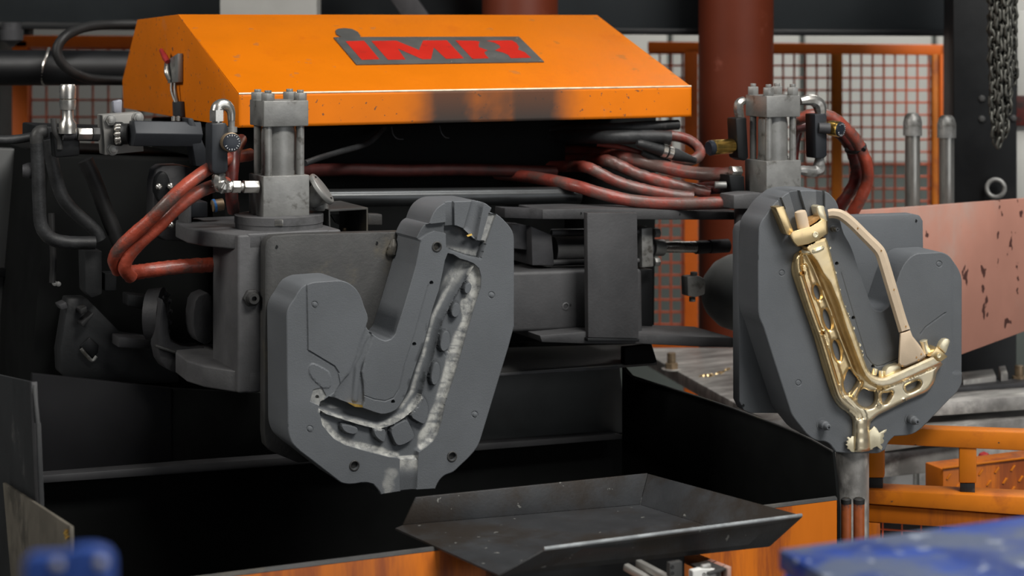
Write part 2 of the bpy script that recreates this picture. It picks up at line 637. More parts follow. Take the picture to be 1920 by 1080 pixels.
# overhead dark beam, grey and red uprights
FB = Frame(0, 960, 40, 5.8)
cb = thing('crossbeam', 'dark blue-grey steel crossbeam running across the top of the view', 'beam', FB.p(900, 60, 0.15), 0)
slab('beam_web', FB, [(-260, -260), (1800, -260), (1800, 60), (1300, 58), (-260, 40)], 0.03, 0.25, mat('beam_paint', (.012, .015, .017, 1), .5, 0, .2, 3, spec=.3), cb, 0.004)
slab('beam_flange', FB, [(-260, 38), (1300, 54), (1800, 56), (1800, 68), (1300, 66), (-260, 52)], -0.05, 0.30, M['black'], cb, 0.003)
for x in (-30, 1830):
    slab('beam_leg', FB, [(x - 40, 50), (x + 28, 56), (x + 28, 1060), (x - 40, 1060)], 0.08, 0.24, M['black'], cb, 0.004)
for x0, x1 in ((30, 38), (42, 54)):
    slab('hanger', FB, [(x0, 50), (x1, 50), (x1, 66), (x0, 66)], -0.02, 0.04, M['black'], cb, 0.002)
FBs = Frame(0, 960, 40, 5.45)
bm = B()
lathe(bm, FBs.p(22, 42, 0.0), (0, 0, -1), [(0, .028), (.02, .028), (.02, .034), (.05, .032), (.062, .012), (.07, .006), (.07, 0)], 16)
o = mk('roller_knob', bm, M['armdark'], cb)
gu = slab('upright', FBs, [(412, -160), (594, -160), (594, 1200), (412, 1200)], 0.0, 0.12, mat('pale_grey_paint', (0.27, 0.27, 0.255, 1), 0.5, 0, .1, 4), None, 0.004)
tag(gu, 'pale grey steel upright rising behind the left part of the orange hood', 'post')
br = slab('diagonal_brace', FBs, [(650, -120), (700, -120), (812, 40), (760, 40)], 0.06, 0.12, M['armdark'], None, 0.003)
tag(br, 'dark diagonal brace just visible above the middle of the orange hood', 'brace')
bm = B()
c0 = FBs.p(975, 0, 0.1)
cyl(bm, (c0.x, c0.y, 0.0), (c0.x, c0.y, 2.4), rpx(71, c0), 40)
tag(mk('round_column', bm, M['rust'], None, 0.002), 'red-brown round column barely showing above the orange hood', 'column')
FC = Frame(0, 960, 40, 5.62)
col = thing('round_column', 'thick red-brown round column behind the right hydraulic cylinder', 'column', (FC.p(1380, 40, 0)[0], 5.62, 0))
bm = B()
c0 = FC.p(1380, 0, 0.0)
cyl(bm, (c0.x, c0.y, 0.02), (c0.x, c0.y, 2.5), rpx(70, c0), 48)
mk('column_shaft', bm, M['rust'], col)
bm = B()
cyl(bm, (c0.x, c0.y, 0.0), (c0.x, c0.y, 0.025), rpx(95, c0), 32)
mk('column_foot', bm, M['rust'], col, .003)

# fences of orange tube and red wire
def fence(label, F, rails, posts, x0, x1, y0, y1, pitch, wx):
    zf = 0.0
    f = thing('wire_fence', label, 'fence', (F.p((x0 + x1) / 2, 100, 0)[0], F.p((x0 + x1) / 2, 100, 0)[1], 0), F.a)
    for (ax, ay, bx, by, h) in rails:
        slab('rail', F, [(ax, ay), (bx, by), (bx, by + h), (ax, ay + h)], 0, 0.05, M['orangefence'], f, 0.004)
    for (x, wd, yt, m_) in posts:
        p, q = F.p(x, yt, 0), F.p(x + wd, yt, 0)
        bm = B()
        prism(bm, [Vector((p.x, p.y, 0)), Vector((q.x, q.y, 0)), q, p], F.N * 0.05)
        mk('post', bm, m_, f, 0.004)
    bm = B()
    x = x0
    while x <= x1:
        a, b_ = F.p(x, y0, .025), F.p(x, y1, .025)
        tube(bm, [a, b_], 0.0038, 5, 1)
        x += pitch
    y = y0
    while y <= y1:
        tube(bm, [F.p(x0, y, .030), F.p(x1, y, .030)], 0.0038, 5, 1)
        y += pitch * 1.1
    o = mk('wire_mesh', bm, M['wire'], f, 0, 40)
    o['kind'] = 'stuff'
    return f


FF = Frame(-3, 1500, 100, 6.5)
fence('orange fence with red wire mesh right of the thick red-brown column', FF,
      [(1215, 78, 1783, 84, 20), (1215, 640, 1783, 640, 18)],
      [(1283, 26, 90, M['orangefence']), (1560, 20, 100, M['orangeold']), (1762, 21, 84, M['orangefence']), (1748, 12, 100, M['orangeold'])], 1216, 1762, 100, 640, 21.0, 3)
FFL = Frame(0, 100, 100, 6.5)
fence('orange fence at the far left behind the black pipe', FFL, [(-60, 66, 520, 68, 23), (-60, 640, 520, 640, 18)],
      [(-12, 64, 75, M['orangefence'])], 58, 520, 92, 640, 29.0, 3)

# black machine frame at the right edge with bolts and an eye bolt
FR_ = Frame(-8, 1860, 200, 5.2)
bf = thing('black_stanchion', 'black upright stanchion at the right edge with bolts and a bright eye bolt', 'stanchion', FR_.p(1850, 400, .1), FR_.a)
slab('frame_column', FR_, [(1786, -220), (1908, -220), (1906, 395), (1788, 395)], 0.0, 0.3, M['black'], bf, 0.006)
slab('frame_foot', FR_, [(1788, 395), (1906, 395), (1906, 1300), (1788, 1300)], 0.06, 0.26, M['black'], bf, 0.006)
slab('side_strip', FR_, [(1907, 20), (1990, 20), (1990, 180), (1907, 180)], 0.10, 0.14, M['wall'], bf, 0.003)
slab('side_strip', FR_, [(1906, 235), (1990, 235), (1990, 400), (1906, 400)], 0.10, 0.14, M['wall'], bf, 0.003)
slab('crossbar', FR_, [(1904, 180), (1990, 180), (1990, 236), (1904, 236)], 0.08, 0.14, M['hosedark'], bf, 0.003)
for x, y in ((1841, 185), (1841, 223), (1900, 222)):
    bm = B()
    lathe(bm, FR_.p(x, y, 0.002), -FR_.N, [(0, .0095), (.006, .0095), (.010, .006), (.011, 0)], 16)
    mk('bolt', bm, M['plate'], bf)
bm = B()
ring(bm, FR_.p(1867, 353, -0.03), (-.45, -1, 0.1), .0235, .0062)
eb = mk('eye_bolt', bm, M['steel'], bf)
bm = B()
cyl(bm, FR_.p(1864, 375, -0.03), FR_.p(1864, 398, -.03), .009, 14)
mk('eye_shank', bm, M['steel'], eb)

# two capped steel tubes standing in front of the fence
M['tubesteel'] = mat('bright_tube_steel', (.42, .41, .38, 1), .33, .8, .3, 20, (.15, .14, .12, 1), .3, 30, stretch=(1, 1, .3))
FS = Frame(0, 1740, 300, 5.02)
for i, (x, yt, lb) in enumerate(((1711, 211, 'left of two capped steel tubes standing before the wire fence'), (1775, 215, 'right of two capped steel tubes, against the black stanchion'))):
    p = FS.p(x, yt, 0)
    t_ = thing('steel_tube', lb, 'tube', (p.x, p.y, 0), 0, 'capped steel tubes at the fence')
    r = rpx(14, p)
    bm = B()
    cyl(bm, (p.x, p.y, 0), (p.x, p.y, p.z - .05), r, 22)
    mk('tube_body', bm, M['tubesteel'], t_)
    bm = B()
    lathe(bm, (p.x, p.y, p.z - .06), (0, 0, 1), [(0, r * 1.25), (.035, r * 1.25), (.050, r * 1.05), (.058, r * .7), (.06, 0)], 22)
    mk('tube_cap', bm, M['steel'], t_)

# hanging bundle of chain
FH = Frame(0, 1880, 100, 4.75)
ch = thing('hanging_chain', 'bundle of dull steel chain strands hanging before the black stanchion', 'chain', FH.p(1875, 268, 0))
bm = B()
LL, LW, LR = 0.013, 0.0072, 0.0042
pts = [(LW * math.cos(t), 0, LL * .5 * (1 if math.sin(t) > 0 else -1) * 1.0 + LW * math.sin(t)) for t in [math.pi * k / 6 for k in range(12)]]
rows = []
for i in range(12):
    t = math.pi * i / 6
    cx, cz = LW * math.cos(t), LW * math.sin(t) + (LL * .5 if math.sin(t) > 1e-6 or i == 0 else (-LL * .5 if math.sin(t) < -1e-6 or i == 6 else 0))
    d = Vector((math.cos(t), 0, math.sin(t)))
    rows.append([bm.verts.new(Vector((cx, 0, cz)) + d * (LR * math.cos(2 * math.pi * j / 6)) + Vector((0, LR * math.sin(2 * math.pi * j / 6), 0))) for j in range(6)])
for i in range(12):
    for j in range(6):
        bm.faces.new([rows[i][j], rows[(i + 1) % 12][j], rows[(i + 1) % 12][(j + 1) % 6], rows[i][(j + 1) % 6]])
bmesh.ops.recalc_face_normals(bm, faces=bm.faces)
lm = bpy.data.meshes.new('link')
bm.to_mesh(lm)
bm.free()
lm.materials.append(mat('dull_chain_steel', (.085, .085, .075, 1), .45, .6, .4, 60))
lm.polygons.foreach_set('use_smooth', [True] * len(lm.polygons))
random.seed(11)
root = WM[ch.name].translation
for (x, yb, dv) in ((1863, 248, 0.0), (1874, 268, -.014), (1885, 250, .0), (1868, 262, .022), (1880, 244, .03), (1893, 206, -.008), (1902, 150, .015), (1860, 190, .02), (1888, 170, -.02)):
    p = FH.p(x, yb, dv)
    z = p.z
    k = 0
    while z < 2.16:
        o = bpy.data.objects.new('link', lm)
        C.objects.link(o)
        o.parent = ch
        q = Vector((p.x + random.uniform(-.003, .003) + .002 * math.sin(z * 9), p.y + random.uniform(-.003, .003), z))
        o.location = q - root
        o.rotation_euler = (random.uniform(-.25, .25), random.uniform(-.2, .2), (math.pi / 2 if k % 2 else 0) + .6 + random.uniform(-.2, .2))
        z += 0.0185
        k += 1

# stained red-oxide plate, bed, bolts
FP = Frame(24, 1820, 500, 4.75)
pk = slab('guard_plate', FP, [(1500, 402), (1735, 386), (1985, 367), (1985, 598), (1735, 690), (1500, 690)], 0, 0.012, M['pink'], None, 0.002)
tag(pk, 'red-oxide stained guard plate with dark drips behind the right mould half', 'guard plate')
ZB = 0.97
bed = thing('steel_bed', 'worn grey steel machine bed stretching behind the right mould half', 'machine bed', (1.2, 4.8, 0.0), RZ)
bm = B()
prism(bm, [top(x, y, ZB) for x, y in ((1192, 652), (1640, 650), (1645, 722), (1990, 712), (1990, 738), (1750, 754), (1600, 772), (1440, 790))], (0, 0, -0.035))
mk('bed_plate', bm, M['steelworn'], bed, 0.004)
bm = B()
prism(bm, [top(x, y, ZB - .055) for x, y in ((1400, 720), (1990, 736), (1990, 774), (1730, 806), (1500, 838))], (0, 0, -0.04))
mk('lower_plate', bm, M['steelworn'], bed, 0.004)
bm = B()
prism(bm, [top(x, y, ZB - .11) for x, y in ((1450, 780), (1990, 778), (1990, 812), (1700, 845), (1540, 860))], (0, 0, -0.06))
mk('base_plate', bm, M['steelworn'], bed, 0.004)
bm = B()
prism(bm, [top(x, y, ZB - .17) for x, y in ((1500, 812), (1990, 780), (1990, 806), (1560, 846))], (0, 0, -(ZB - .17) + .001))
mk('bed_pedestal', bm, M['steelworn'], bed, 0.004)
for poly, h in (([(1800, 716), (1862, 709), (1868, 724), (1806, 731)], .025), ([(1872, 708), (1885, 706), (1890, 722), (1877, 724)], .03), ([(1700, 730), (1990, 714), (1990, 722), (1700, 742)], .012)):
    bm = B()
    prism(bm, [top(x, y, ZB) for x, y in poly], (0, 0, h))
    mk('clamp_bar', bm, M['steelworn'] if h > .02 else M['armdark'], bed, 0.002)
for x, y, lb in ((1259, 693, 'rusty stud with nut on the steel bed left of the right mould half'), (1911, 718, 'rusty stud on the steel bed at the right edge of the view')):
    p = top(x, y, ZB)
    t_ = thing('stud_bolt', lb, 'bolt', p, 0, 'studs on the steel bed')
    bm = B()
    cyl(bm, p, p + V(0, 0, .045), .0115, 16)
    mk('stud', bm, M['bronze'], t_, .0015)
    bm = B()
    cyl(bm, p + V(0, 0, .0), p + V(0, 0, .018), .019, 6)
    mk('nut', bm, M['bronze'], t_, .0015)
    bm = B()
    cyl(bm, p + V(0, 0, 0), p + V(0, 0, .003), .027, 20)
    mk('washer', bm, M['steelworn'], t_)
bm = B()
for i in range(60):
    t = random.random()
    q = top(1312 + 56 * t + random.uniform(-3, 3), 706 - 14 * t * t + random.uniform(-2, 2), ZB)
    s = random.uniform(.002, .006)
    cyl(bm, q, q + V(random.uniform(-.003, .003), random.uniform(-.003, .003), s * .35), s, 5, s * .5)
sp = mk('brass_splash', bm, M['gold'], None)
tag(sp, 'small splash of spilled brass crumbs on the steel bed by the mounting plate', 'spill', kind='stuff')

# orange tubular rail, lower gate, checker-plate step and round posts at the lower right
FO = Frame(-13, 1760, 880, 4.1)
ra = thing('guard_rail', 'orange square-tube guard rail on black rubber feet at the lower right', 'rail', FO.p(1760, 925, .02), FO.a)
slab('top_rail', FO, [(1560, 798), (1990, 813), (1990, 849), (1560, 829)], 0, 0.045, M['orangeold'], ra, 0.004)
for x0, x1, y0, y1 in ((1627, 1658, 828, 896), (1798, 1831, 838, 906)):
    slab('leg', FO, [(x0, y0), (x1, y0), (x1, y1), (x0, y1)], 0.004, 0.040, M['orangeold'], ra, 0.003)
    slab('rubber_foot', FO, [(x0 + 2, y1), (x1 - 3, y1), (x1 - 3, y1 + 23), (x0 + 2, y1 + 23)], 0.006, 0.036, M['rubber'], ra, 0.002)
gt = thing('low_gate', 'orange framed low gate with a wire window below the guard rail', 'gate', FO.p(1760, 1300, 0), FO.a)
slab('top_beam', FO, [(1623, 918), (1990, 935), (1990, 972), (1623, 945)], -0.012, 0.055, M['orangeold'], gt, 0.004)
slab('gate_sheet', FO, [(1623, 946), (1990, 973), (1990, 1004), (1620, 978)], 0.0, 0.03, M['orangestreak'], gt, 0.002)
slab('gate_stile', FO, [(1623, 979), (1650, 981), (1650, 1300), (1623, 1300)], 0.0, 0.03, M['orangestreak'], gt, 0.003)
slab('back_panel', FO, [(1650, 980), (1990, 1004), (1990, 1300), (1650, 1300)], 0.10, 0.115, M['plate'], gt, 0.0)
bm = B()
for x in range(1655, 1990, 36):
    tube(bm, [FO.p(x, 980, .02), FO.p(x, 1300, .02)], .0022, 5, 1)
for y in range(992, 1300, 36):
    tube(bm, [FO.p(1650, y, .02), FO.p(1990, y + 24, .02)], .0022, 5, 1)
mk('wire_mesh', bm, M['wire'], gt)['kind'] = 'stuff'
FD = Frame(20, 1760, 880, 4.36)
st = thing('checker_step', 'orange checker-plate step with worn treads behind the guard rail', 'step', FD.p(1850, 950, .05), FD.a)
slab('step_box', FD, [(1768, 880), (1990, 852), (1990, 1000), (1768, 1000)], 0, 0.075, M['orangestreak'], st, 0.003)
bm = B()
random.seed(5)
for i in range(7):
    for j in range(3):
        x, y = 1778 + i * 30 + (j % 2) * 15, 893 - 4 * i + j * 20
        s = 5
        prism(bm, [FD.p(x - s, y + 5, 0.001), FD.p(x - s + 3, y + 6, 0.001), FD.p(x + s, y - 5, 0.001), FD.p(x + s - 3, y - 6, 0.001)], -FD.N * .004)
mk('tread', bm, M['orangeold'], st, .0005)['kind'] = 'stuff'
bm = B()
zt = FD.p(1768, 878, 0).z
prism(bm, [FD.p(1768, 880, -.006), FD.p(1990, 852, -.006), FD.p(1990, 852, .081), FD.p(1768, 880, .081)], (0, 0, .005))
mk('step_top', bm, M['orangeold'], st, .001)
bm = B()
q = FD.p(1845, 855, .13)
lathe(bm, q + V(0, 0, -.02), (0, 0, 1), [(0, .016), (.014, .016), (.026, .011), (.031, .0)], 18)
rk = mk('push_button', bm, M['red'], None)
tag(rk, 'small round red button cap behind the orange step', 'button')
FG = Frame(0, 1597, 900, 4.0)
pp = FG.p(1598, 850, 0)
bm = B()
lathe(bm, (pp.x, pp.y, 0), (0, 0, 1), [(0, rpx(31, pp)), (pp.z - 0.04, rpx(31, pp)), (pp.z + .05, rpx(31, pp))], 26)
tag(mk('steel_pillar', bm, M['steelworn'], None), 'grey round steel pillar under the right mould half', 'pillar')
FG2 = Frame(0, 1597, 960, 3.62)
for i, (x0, x1, lb) in enumerate(((1577, 1596, 'left of two short brown hinge tubes beside the orange gate'), (1600, 1621, 'right of two short brown hinge tubes, touching the orange gate'))):
    p = FG2.p((x0 + x1) / 2, 940, 0)
    t_ = thing('hinge_tube', lb, 'hinge', (p.x, p.y, 0), 0, 'hinge tubes by the gate')
    r = rpx((x1 - x0) / 2, p)
    bm = B()
    cyl(bm, (p.x, p.y, 0), (p.x, p.y, p.z), r, 20)
    mk('hinge_barrel', bm, mat('hinge_brown', (.22, .055, .015, 1), .45, 0, .3, 20, (.03, .02, .02, 1), .45, 18), t_, .001)
    bm = B()
    lathe(bm, p, (0, 0, 1), [(-.004, r * 1.03), (.004, r * 1.03), (.007, r * .6), (.007, 0)], 20)
    mk('hinge_cap', bm, M['rubber'], t_)

# foreground blue equipment, far out of focus
FBk = Frame(24, 1700, 1010, 2.05)
bl = thing('blue_bench', 'large worn blue painted steel bench top in the near foreground, lower right', 'bench', FBk.p(1700, 1300, .1), FBk.a)
bm = B()
zt = FBk.p(1460, 1033, 0).z
A = [(1462, 1046, 0), (1990, 985, 0)]
q0, q1 = top(1470, 1050, zt), top(1990, 1046, zt)
pts = [top(x, y, zt) for x, y in ((1459, 1029), (1990, 958), (2050, 1120), (1640, 1135))]
prism(bm, pts, (0, 0, -0.022))
mk('bench_top', bm, M['blue'], bl, .003)
pts2 = [top(x, y, zt) for x, y in ((1466, 1033), (1990, 964), (2040, 1110), (1635, 1128))]
bm = B()
prism(bm, [p - V(0, 0, .0225) for p in pts2], (0, 0, -0.14))
mk('bench_apron', bm, mat('deep_blue_paint', (0.03, 0.09, 0.48, 1), .4, 0, .15, 9, chip=(.35, .4, .5, 1), chip_amt=.2, chip_s=40), bl, .004)  # brighter than the top, painting in light on the apron
e = (pts2[3] - pts2[0])
nn = Vector((-e.y, e.x, 0)).normalized()
nn = nn if nn.y < 0 else -nn
for k, dz in ((.10, -.042), (.55, -.075), (.42, -.05)):
    bm = B()
    q = pts2[0] + e * k + V(0, 0, dz)
    lathe(bm, q - nn * .002, nn, [(0, .007), (.004, .007), (.006, .004), (.0065, 0)], 14)
    mk('bolt', bm, M['steelworn'], bl)
FB2 = Frame(0, 130, 1040, 1.15)
b2 = thing('blue_clamp', 'blurred blue painted clamp in the near foreground at the lower left', 'clamp', FB2.p(130, 1110, .02), 0)
slab('clamp_body', FB2, [(42, 1052), (56, 1044), (120, 1042), (134, 1030), (172, 1028), (194, 1034), (208, 1048), (212, 1300), (40, 1300)], 0, 0.014, mat('clamp_blue', (0.03, 0.07, 0.27, 1), .4, 0, .1, 9), b2, .003)
for x, y in ((190, 1054), (108, 1058)):
    bm = B()
    lathe(bm, FB2.p(x, y, .001), -FB2.N, [(0, .0034), (.002, .0034), (.003, .002), (.003, 0)], 14)
    mk('bolt', bm, M['steelworn'], b2)
# ------------------------------------------------------------------ collecting tub with its ledge
VF, VB = -0.35, 0.50
pFR, pFL = FM.p(1570, 951, VF), FM.p(350, 1076, VF)
ZR = FM.p(1000, 1009, VF).z
uR, uL = FM.uv(pFR)[0], FM.uv(FM.p(-120, 1120, VF))[0]
tub = thing('collecting_tub', 'large orange-fronted tub with a sooty black inside under the mould halves', 'tub', FM.w((uL + uR) / 2, .2, .3), RZ)
bm = B()
fbox(bm, FM, uL, uR, VF, VF + .012, .35, ZR)
mk('front_wall', bm, M['orangestreak'], tub, .002)
bm = B()
fbox(bm, FM, uL, uR, VF + .013, VF + .02, .36, ZR - .004)
mk('front_lining', bm, M['soot'], tub)
bm = B()
tube(bm, [FM.w(uL, VF + .006, ZR), FM.w(uR, VF + .006, ZR)], .006, 8, 1)
mk('rim', bm, M['plate'], tub)
bm = B()
fbox(bm, FM, uL, uR, VF, VB + .3, .30, .35)
mk('tub_bottom', bm, M['soot'], tub)
zl = FM.p(600, 864, VB).z
bm = B()
fbox(bm, FM, uL, uR + .08, VB + .06, VB + .08, .36, zl + .02)
mk('back_wall', bm, M['soot'], tub)
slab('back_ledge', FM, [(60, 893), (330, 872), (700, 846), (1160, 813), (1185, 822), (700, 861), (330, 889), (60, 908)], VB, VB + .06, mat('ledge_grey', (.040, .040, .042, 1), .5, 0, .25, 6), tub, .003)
slab('back_panel', FM, [(60, 700), (322, 728), (322, 869), (60, 890)], VB + .035, VB + .05, mat('sooted_panel', (.0065, .0065, .0075, 1), .6, 0, .3, 5, spec=.2), tub, .002)  # left plate coloured darker to paint in the shade on it
slab('back_panel', FM, [(321, 728), (500, 738), (705, 722), (705, 843), (321, 869)], VB + .037, VB + .05, M['soot'], tub, .002)  # middle plate coloured black for the shade behind the die
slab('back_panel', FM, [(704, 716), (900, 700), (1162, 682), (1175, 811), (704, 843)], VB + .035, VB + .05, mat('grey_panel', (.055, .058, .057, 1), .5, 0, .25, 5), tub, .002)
# right end sheet: a tall black plate running from the ledge to the front rim
Q = FM.p(1570, 951, VF)
er = [FM.side(x, y, Q) for x, y in ((1166, 684), (1183, 704), (1245, 724), (1370, 764), (1500, 814), (1561, 846), (1571, 952), (1571, 1250), (1166, 900))]
bm = B()
prism(bm, er, FM.T * 0.006)
mk('end_sheet', bm, M['soot'], tub, .001)
bm = B()
tube(bm, [FM.side(x, y, Q) for x, y in ((1166, 684), (1178, 700), (1196, 711), (1245, 724), (1370, 764), (1500, 814), (1561, 846))], .0022, 6, 4)
mk('sheet_edge', bm, M['plate'], tub)
# left end: two overlapping splash plates
Q = FM.p(66, 800, -.1)
lp = thing('splash_plate', 'tall dark splash plate at the left edge with a pale worn front edge', 'plate', FM.side(66, 960, Q), RZ)
bm = B()
prism(bm, [FM.side(x, y, Q) for x, y in ((60, 717), (68, 795), (74, 945), (76, 1200), (-60, 1200), (-60, 690))], FM.T * .007)
mk('plate_sheet', bm, M['graphite'], lp, .001)
bm = B()
prism(bm, [FM.side(x, y, Q) + FM.T * .0085 - FM.N * .001 for x, y in ((60, 716), (64, 793), (67, 793), (74, 968), (69, 968), (61, 796), (57, 716))], -FM.T * .010)
mk('worn_edge', bm, M['armdark'], lp, .0006)
Q2 = FM.p(130, 985, -.42)
lq = thing('splash_plate', 'beige worn splash plate with a slanting top at the lower left corner', 'plate', FM.side(70, 1100, Q2), RZ)
bm = B()
prism(bm, [FM.side(x, y, Q2) for x, y in ((5, 905), (78, 952), (131, 987), (132, 1010), (126, 1200), (30, 1200))], FM.T * .006)
mk('plate_sheet', bm, M['beige'], lq, .001)
bm = B()
for i in range(7):
    q = FM.side(125 + random.uniform(-4, 5), 994 + i * 2.4, Q2)
    cyl(bm, q - FM.T * .003, q + V(random.uniform(-.004, .004), -.006, random.uniform(.0, .006)), .0022, 5, .0006)
mk('brass_crumb', bm, M['brass'], lq)['kind'] = 'stuff'

# ------------------------------------------------------------------ drip tray on the rim
ZT, ZF = ZR + .055, ZR + .008
tr = thing('drip_tray', 'grey scratched sheet-steel drip tray with a pointed spout below the left mould half', 'tray', top(1100, 1000, ZF), RZ)
Aa, Bb, Cc, Dd = top(780, 933, ZT), top(1215, 888, ZT), top(1503, 966, ZT), top(1020, 1029, ZT)
Gg, Ee, Kk = top(741, 990, ZF), top(934, 1077, ZF), top(1442, 1021, ZF)
Ll = top(1200, 946, ZF)
Mm = top(756, 984, ZF)
TH = .004


def sheet(bm, pts, th):
    """flat sheet with thickness below/behind"""
    n = (pts[1] - pts[0]).cross(pts[2] - pts[0]).normalized()
    prism(bm, pts, n * th)


bm = B()
prism(bm, [Gg, Ee, Kk, Ll, Mm], (0, 0, -TH))
mk('tray_floor', bm, M['tray'], tr, .0008)
for nm, p in (('back_flange', [Aa, Bb, Ll, Mm]), ('side_flange', [Bb, Cc, Kk, Ll]), ('front_flange', [Dd, Cc, Kk, Ee])):
    bm = B()
    c = sum(p, Vector()) / 4
    n = (p[1] - p[0]).cross(p[3] - p[0]).normalized()
    mid = (Gg + Ee + Kk + Ll) / 4
    if n.dot(c - mid) < 0:
        n = -n
    prism(bm, p, n * TH)
    mk(nm, bm, M['tray'], tr, .0008)
bm = B()
tube(bm, [Dd, Cc], .0032, 8, 1)
mk('front_lip', bm, mat('bare_edge', (.30, .32, .33, 1), .4, .4, .3, 30), tr, label='bare bright edge along the front flange')
bm = B()
n_ = FM.N
Ks = Ee.lerp(Kk, .70)
prism(bm, [Ee + n_ * .02 + V(0, 0, -.006), Ks + n_ * .02 + V(0, 0, -.006), Ks + n_ * .02 + V(0, 0, -.05), Ee + n_ * .02 + V(0, 0, -.05)], n_ * .03)
mk('tray_support', bm, M['black'], tr, .002)

# linear guide hardware under the tray
FT = Frame(25, 1200, 1060, 3.02)
lg = thing('slide_rail', 'pair of pale aluminium slide rails emerging under the drip tray', 'rail', FT.p(1160, 1110, .05), RZ)
for (a, b_) in (((1172, 1062), (1330, 1150)), ((1196, 1055), (1300, 1110))):
    p, q = FT.p(*a, 0.10), FT.p(*b_, -0.06)
    bm = B()
    d, ax, ay = axes(q - p)
    prism(bm, [p + ax * .006 + ay * .006, p - ax * .006 + ay * .006, p - ax * .006 - ay * .006, p + ax * .006 - ay * .006], q - p)
    mk('rail_bar', bm, M['alu'], lg, .003)
bk = thing('rail_bracket', 'small grey bracket with two screw holes under the drip tray', 'bracket', FT.p(1268, 1110, 0), RZ)
slab('bracket_plate', FT, [(1256, 1056), (1280, 1052), (1280, 1130), (1256, 1130)], 0, .012, M['plate'], bk, .002)
for y in (1063, 1075):
    bm = B()
    ring(bm, FT.p(1261, y, -.0005), FT.N, .0022, .0007, 16, 6)
    mk('screw_hole', bm, M['black'], bk)
wb = thing('guide_block', 'white plastic guide block with two screws on a dark profile under the tray', 'block', FT.p(1325, 1110, 0), RZ)
slab('block_body', FT, [(1299, 1071), (1316, 1067), (1336, 1067), (1353, 1071), (1353, 1150), (1299, 1150)], 0, .014, M['white'], wb, .002)
for x in (1320, 1346):
    bm = B()
    ring(bm, FT.p(x, 1077, -.0005), FT.N, .0022, .0007, 16, 6)
    mk('screw', bm, M['plate'], wb)
slab('block_cap', FT, [(1317, 1060), (1334, 1057), (1334, 1070), (1317, 1072)], .003, .011, M['alu'], wb, .002)
pf = thing('channel_profile', 'brown steel channel running back under the tray beside the white block', 'profile', FT.p(1360, 1110, .05), RZ)
bm = B()
loft(bm, [FT.p(x, y, -.03) for x, y in ((1364, 1066), (1371, 1062), (1371, 1090), (1364, 1090))], [FT.p(x, y, .3) for x, y in ((1290, 1036), (1296, 1033), (1296, 1050), (1290, 1050))])
mk('channel_web', bm, M['pink'], pf, .001)
bm = B()
loft(bm, [FT.p(x, y, -.02) for x, y in ((1330, 1074), (1366, 1064), (1366, 1068), (1330, 1080))], [FT.p(x, y, .3) for x, y in ((1262, 1042), (1292, 1036), (1292, 1039), (1262, 1046))])
mk('channel_flange', bm, M['plate'], pf, .001)

# ------------------------------------------------------------------ dark machine body behind everything
body_ = thing('casting_machine', 'black painted machine housing in deep shadow behind the arms and hoses', 'machine', FM.p(700, 720, 1.2), RZ)
slab('body_housing', FM, [(395, 240), (1232, 214), (1228, 640), (1160, 690), (400, 742)], .82, 1.35, M['soot'], body_, .006)
slab('hose_box', FM, [(420, 244), (1062, 224), (1058, 640), (424, 660)], .63, .815, M['soot'], body_, .006)  # black box added so the space under the hood reads as shaded
slab('left_housing', FM, [(92, 292), (396, 300), (398, 760), (60, 790), (62, 640)], .72, 1.30, M['soot'], body_, .006)
slab('top_rail', FM, [(70, 236), (500, 250), (500, 275), (70, 262)], .78, .95, M['black'], body_, .004)
slab('base_plate', FM, [(112, 660), (128, 560), (165, 560), (230, 628), (330, 640), (336, 716), (142, 724), (114, 700)], .64, .70, M['graphite'], body_, .004)
slab('body_column', FM, [(158, 470), (192, 470), (192, 552), (172, 560), (160, 548)], .60, .66, M['graphite'], body_, .004)
slab('body_block', FM, [(196, 512), (219, 512), (219, 546), (196, 546)], .62, .66, M['graphite'], body_, .003)
slab('side_cover', FM, [(-60, 276), (62, 280), (70, 395), (68, 1000), (-60, 1000)], 1.10, 1.14, mat('grey_cabinet', (.065, .067, .067, 1), .5, 0, .12, 4), body_, .004)
slab('cover_slot', FM, [(-60, 502), (70, 505), (70, 519), (-60, 521)], 1.08, 1.10, M['black'], body_, .002)
for x, y, b_ in ((102, 531, .58), (109, 532, .58)):
    bm = B()
    lathe(bm, FM.p(x, y, b_), -FM.N, [(0, .005), (.006, .005), (.008, 0)], 12)
    mk('bolt', bm, M['steel'], body_)
slab('latch_ring', FM, [(150, 650), (168, 632), (186, 648), (184, 662), (174, 672)], .632, .642, M['black'], body_, .003)
bm = B()
tube(bm, [FM.p(152, 654, .628), FM.p(162, 666, .628), FM.p(173, 676, .628), FM.p(181, 668, .628)], .0035, 8, 4)
mk('latch_hook', bm, M['steel'], body_)
for q in ([(110, 572), (124, 566), (128, 578), (116, 582)], [(150, 580), (163, 574), (164, 586), (152, 590)], [(152, 606), (174, 586), (177, 590), (156, 614)]):
    slab('fixing_lug', FM, q, .60, .64, M['armdark'], body_, .002)

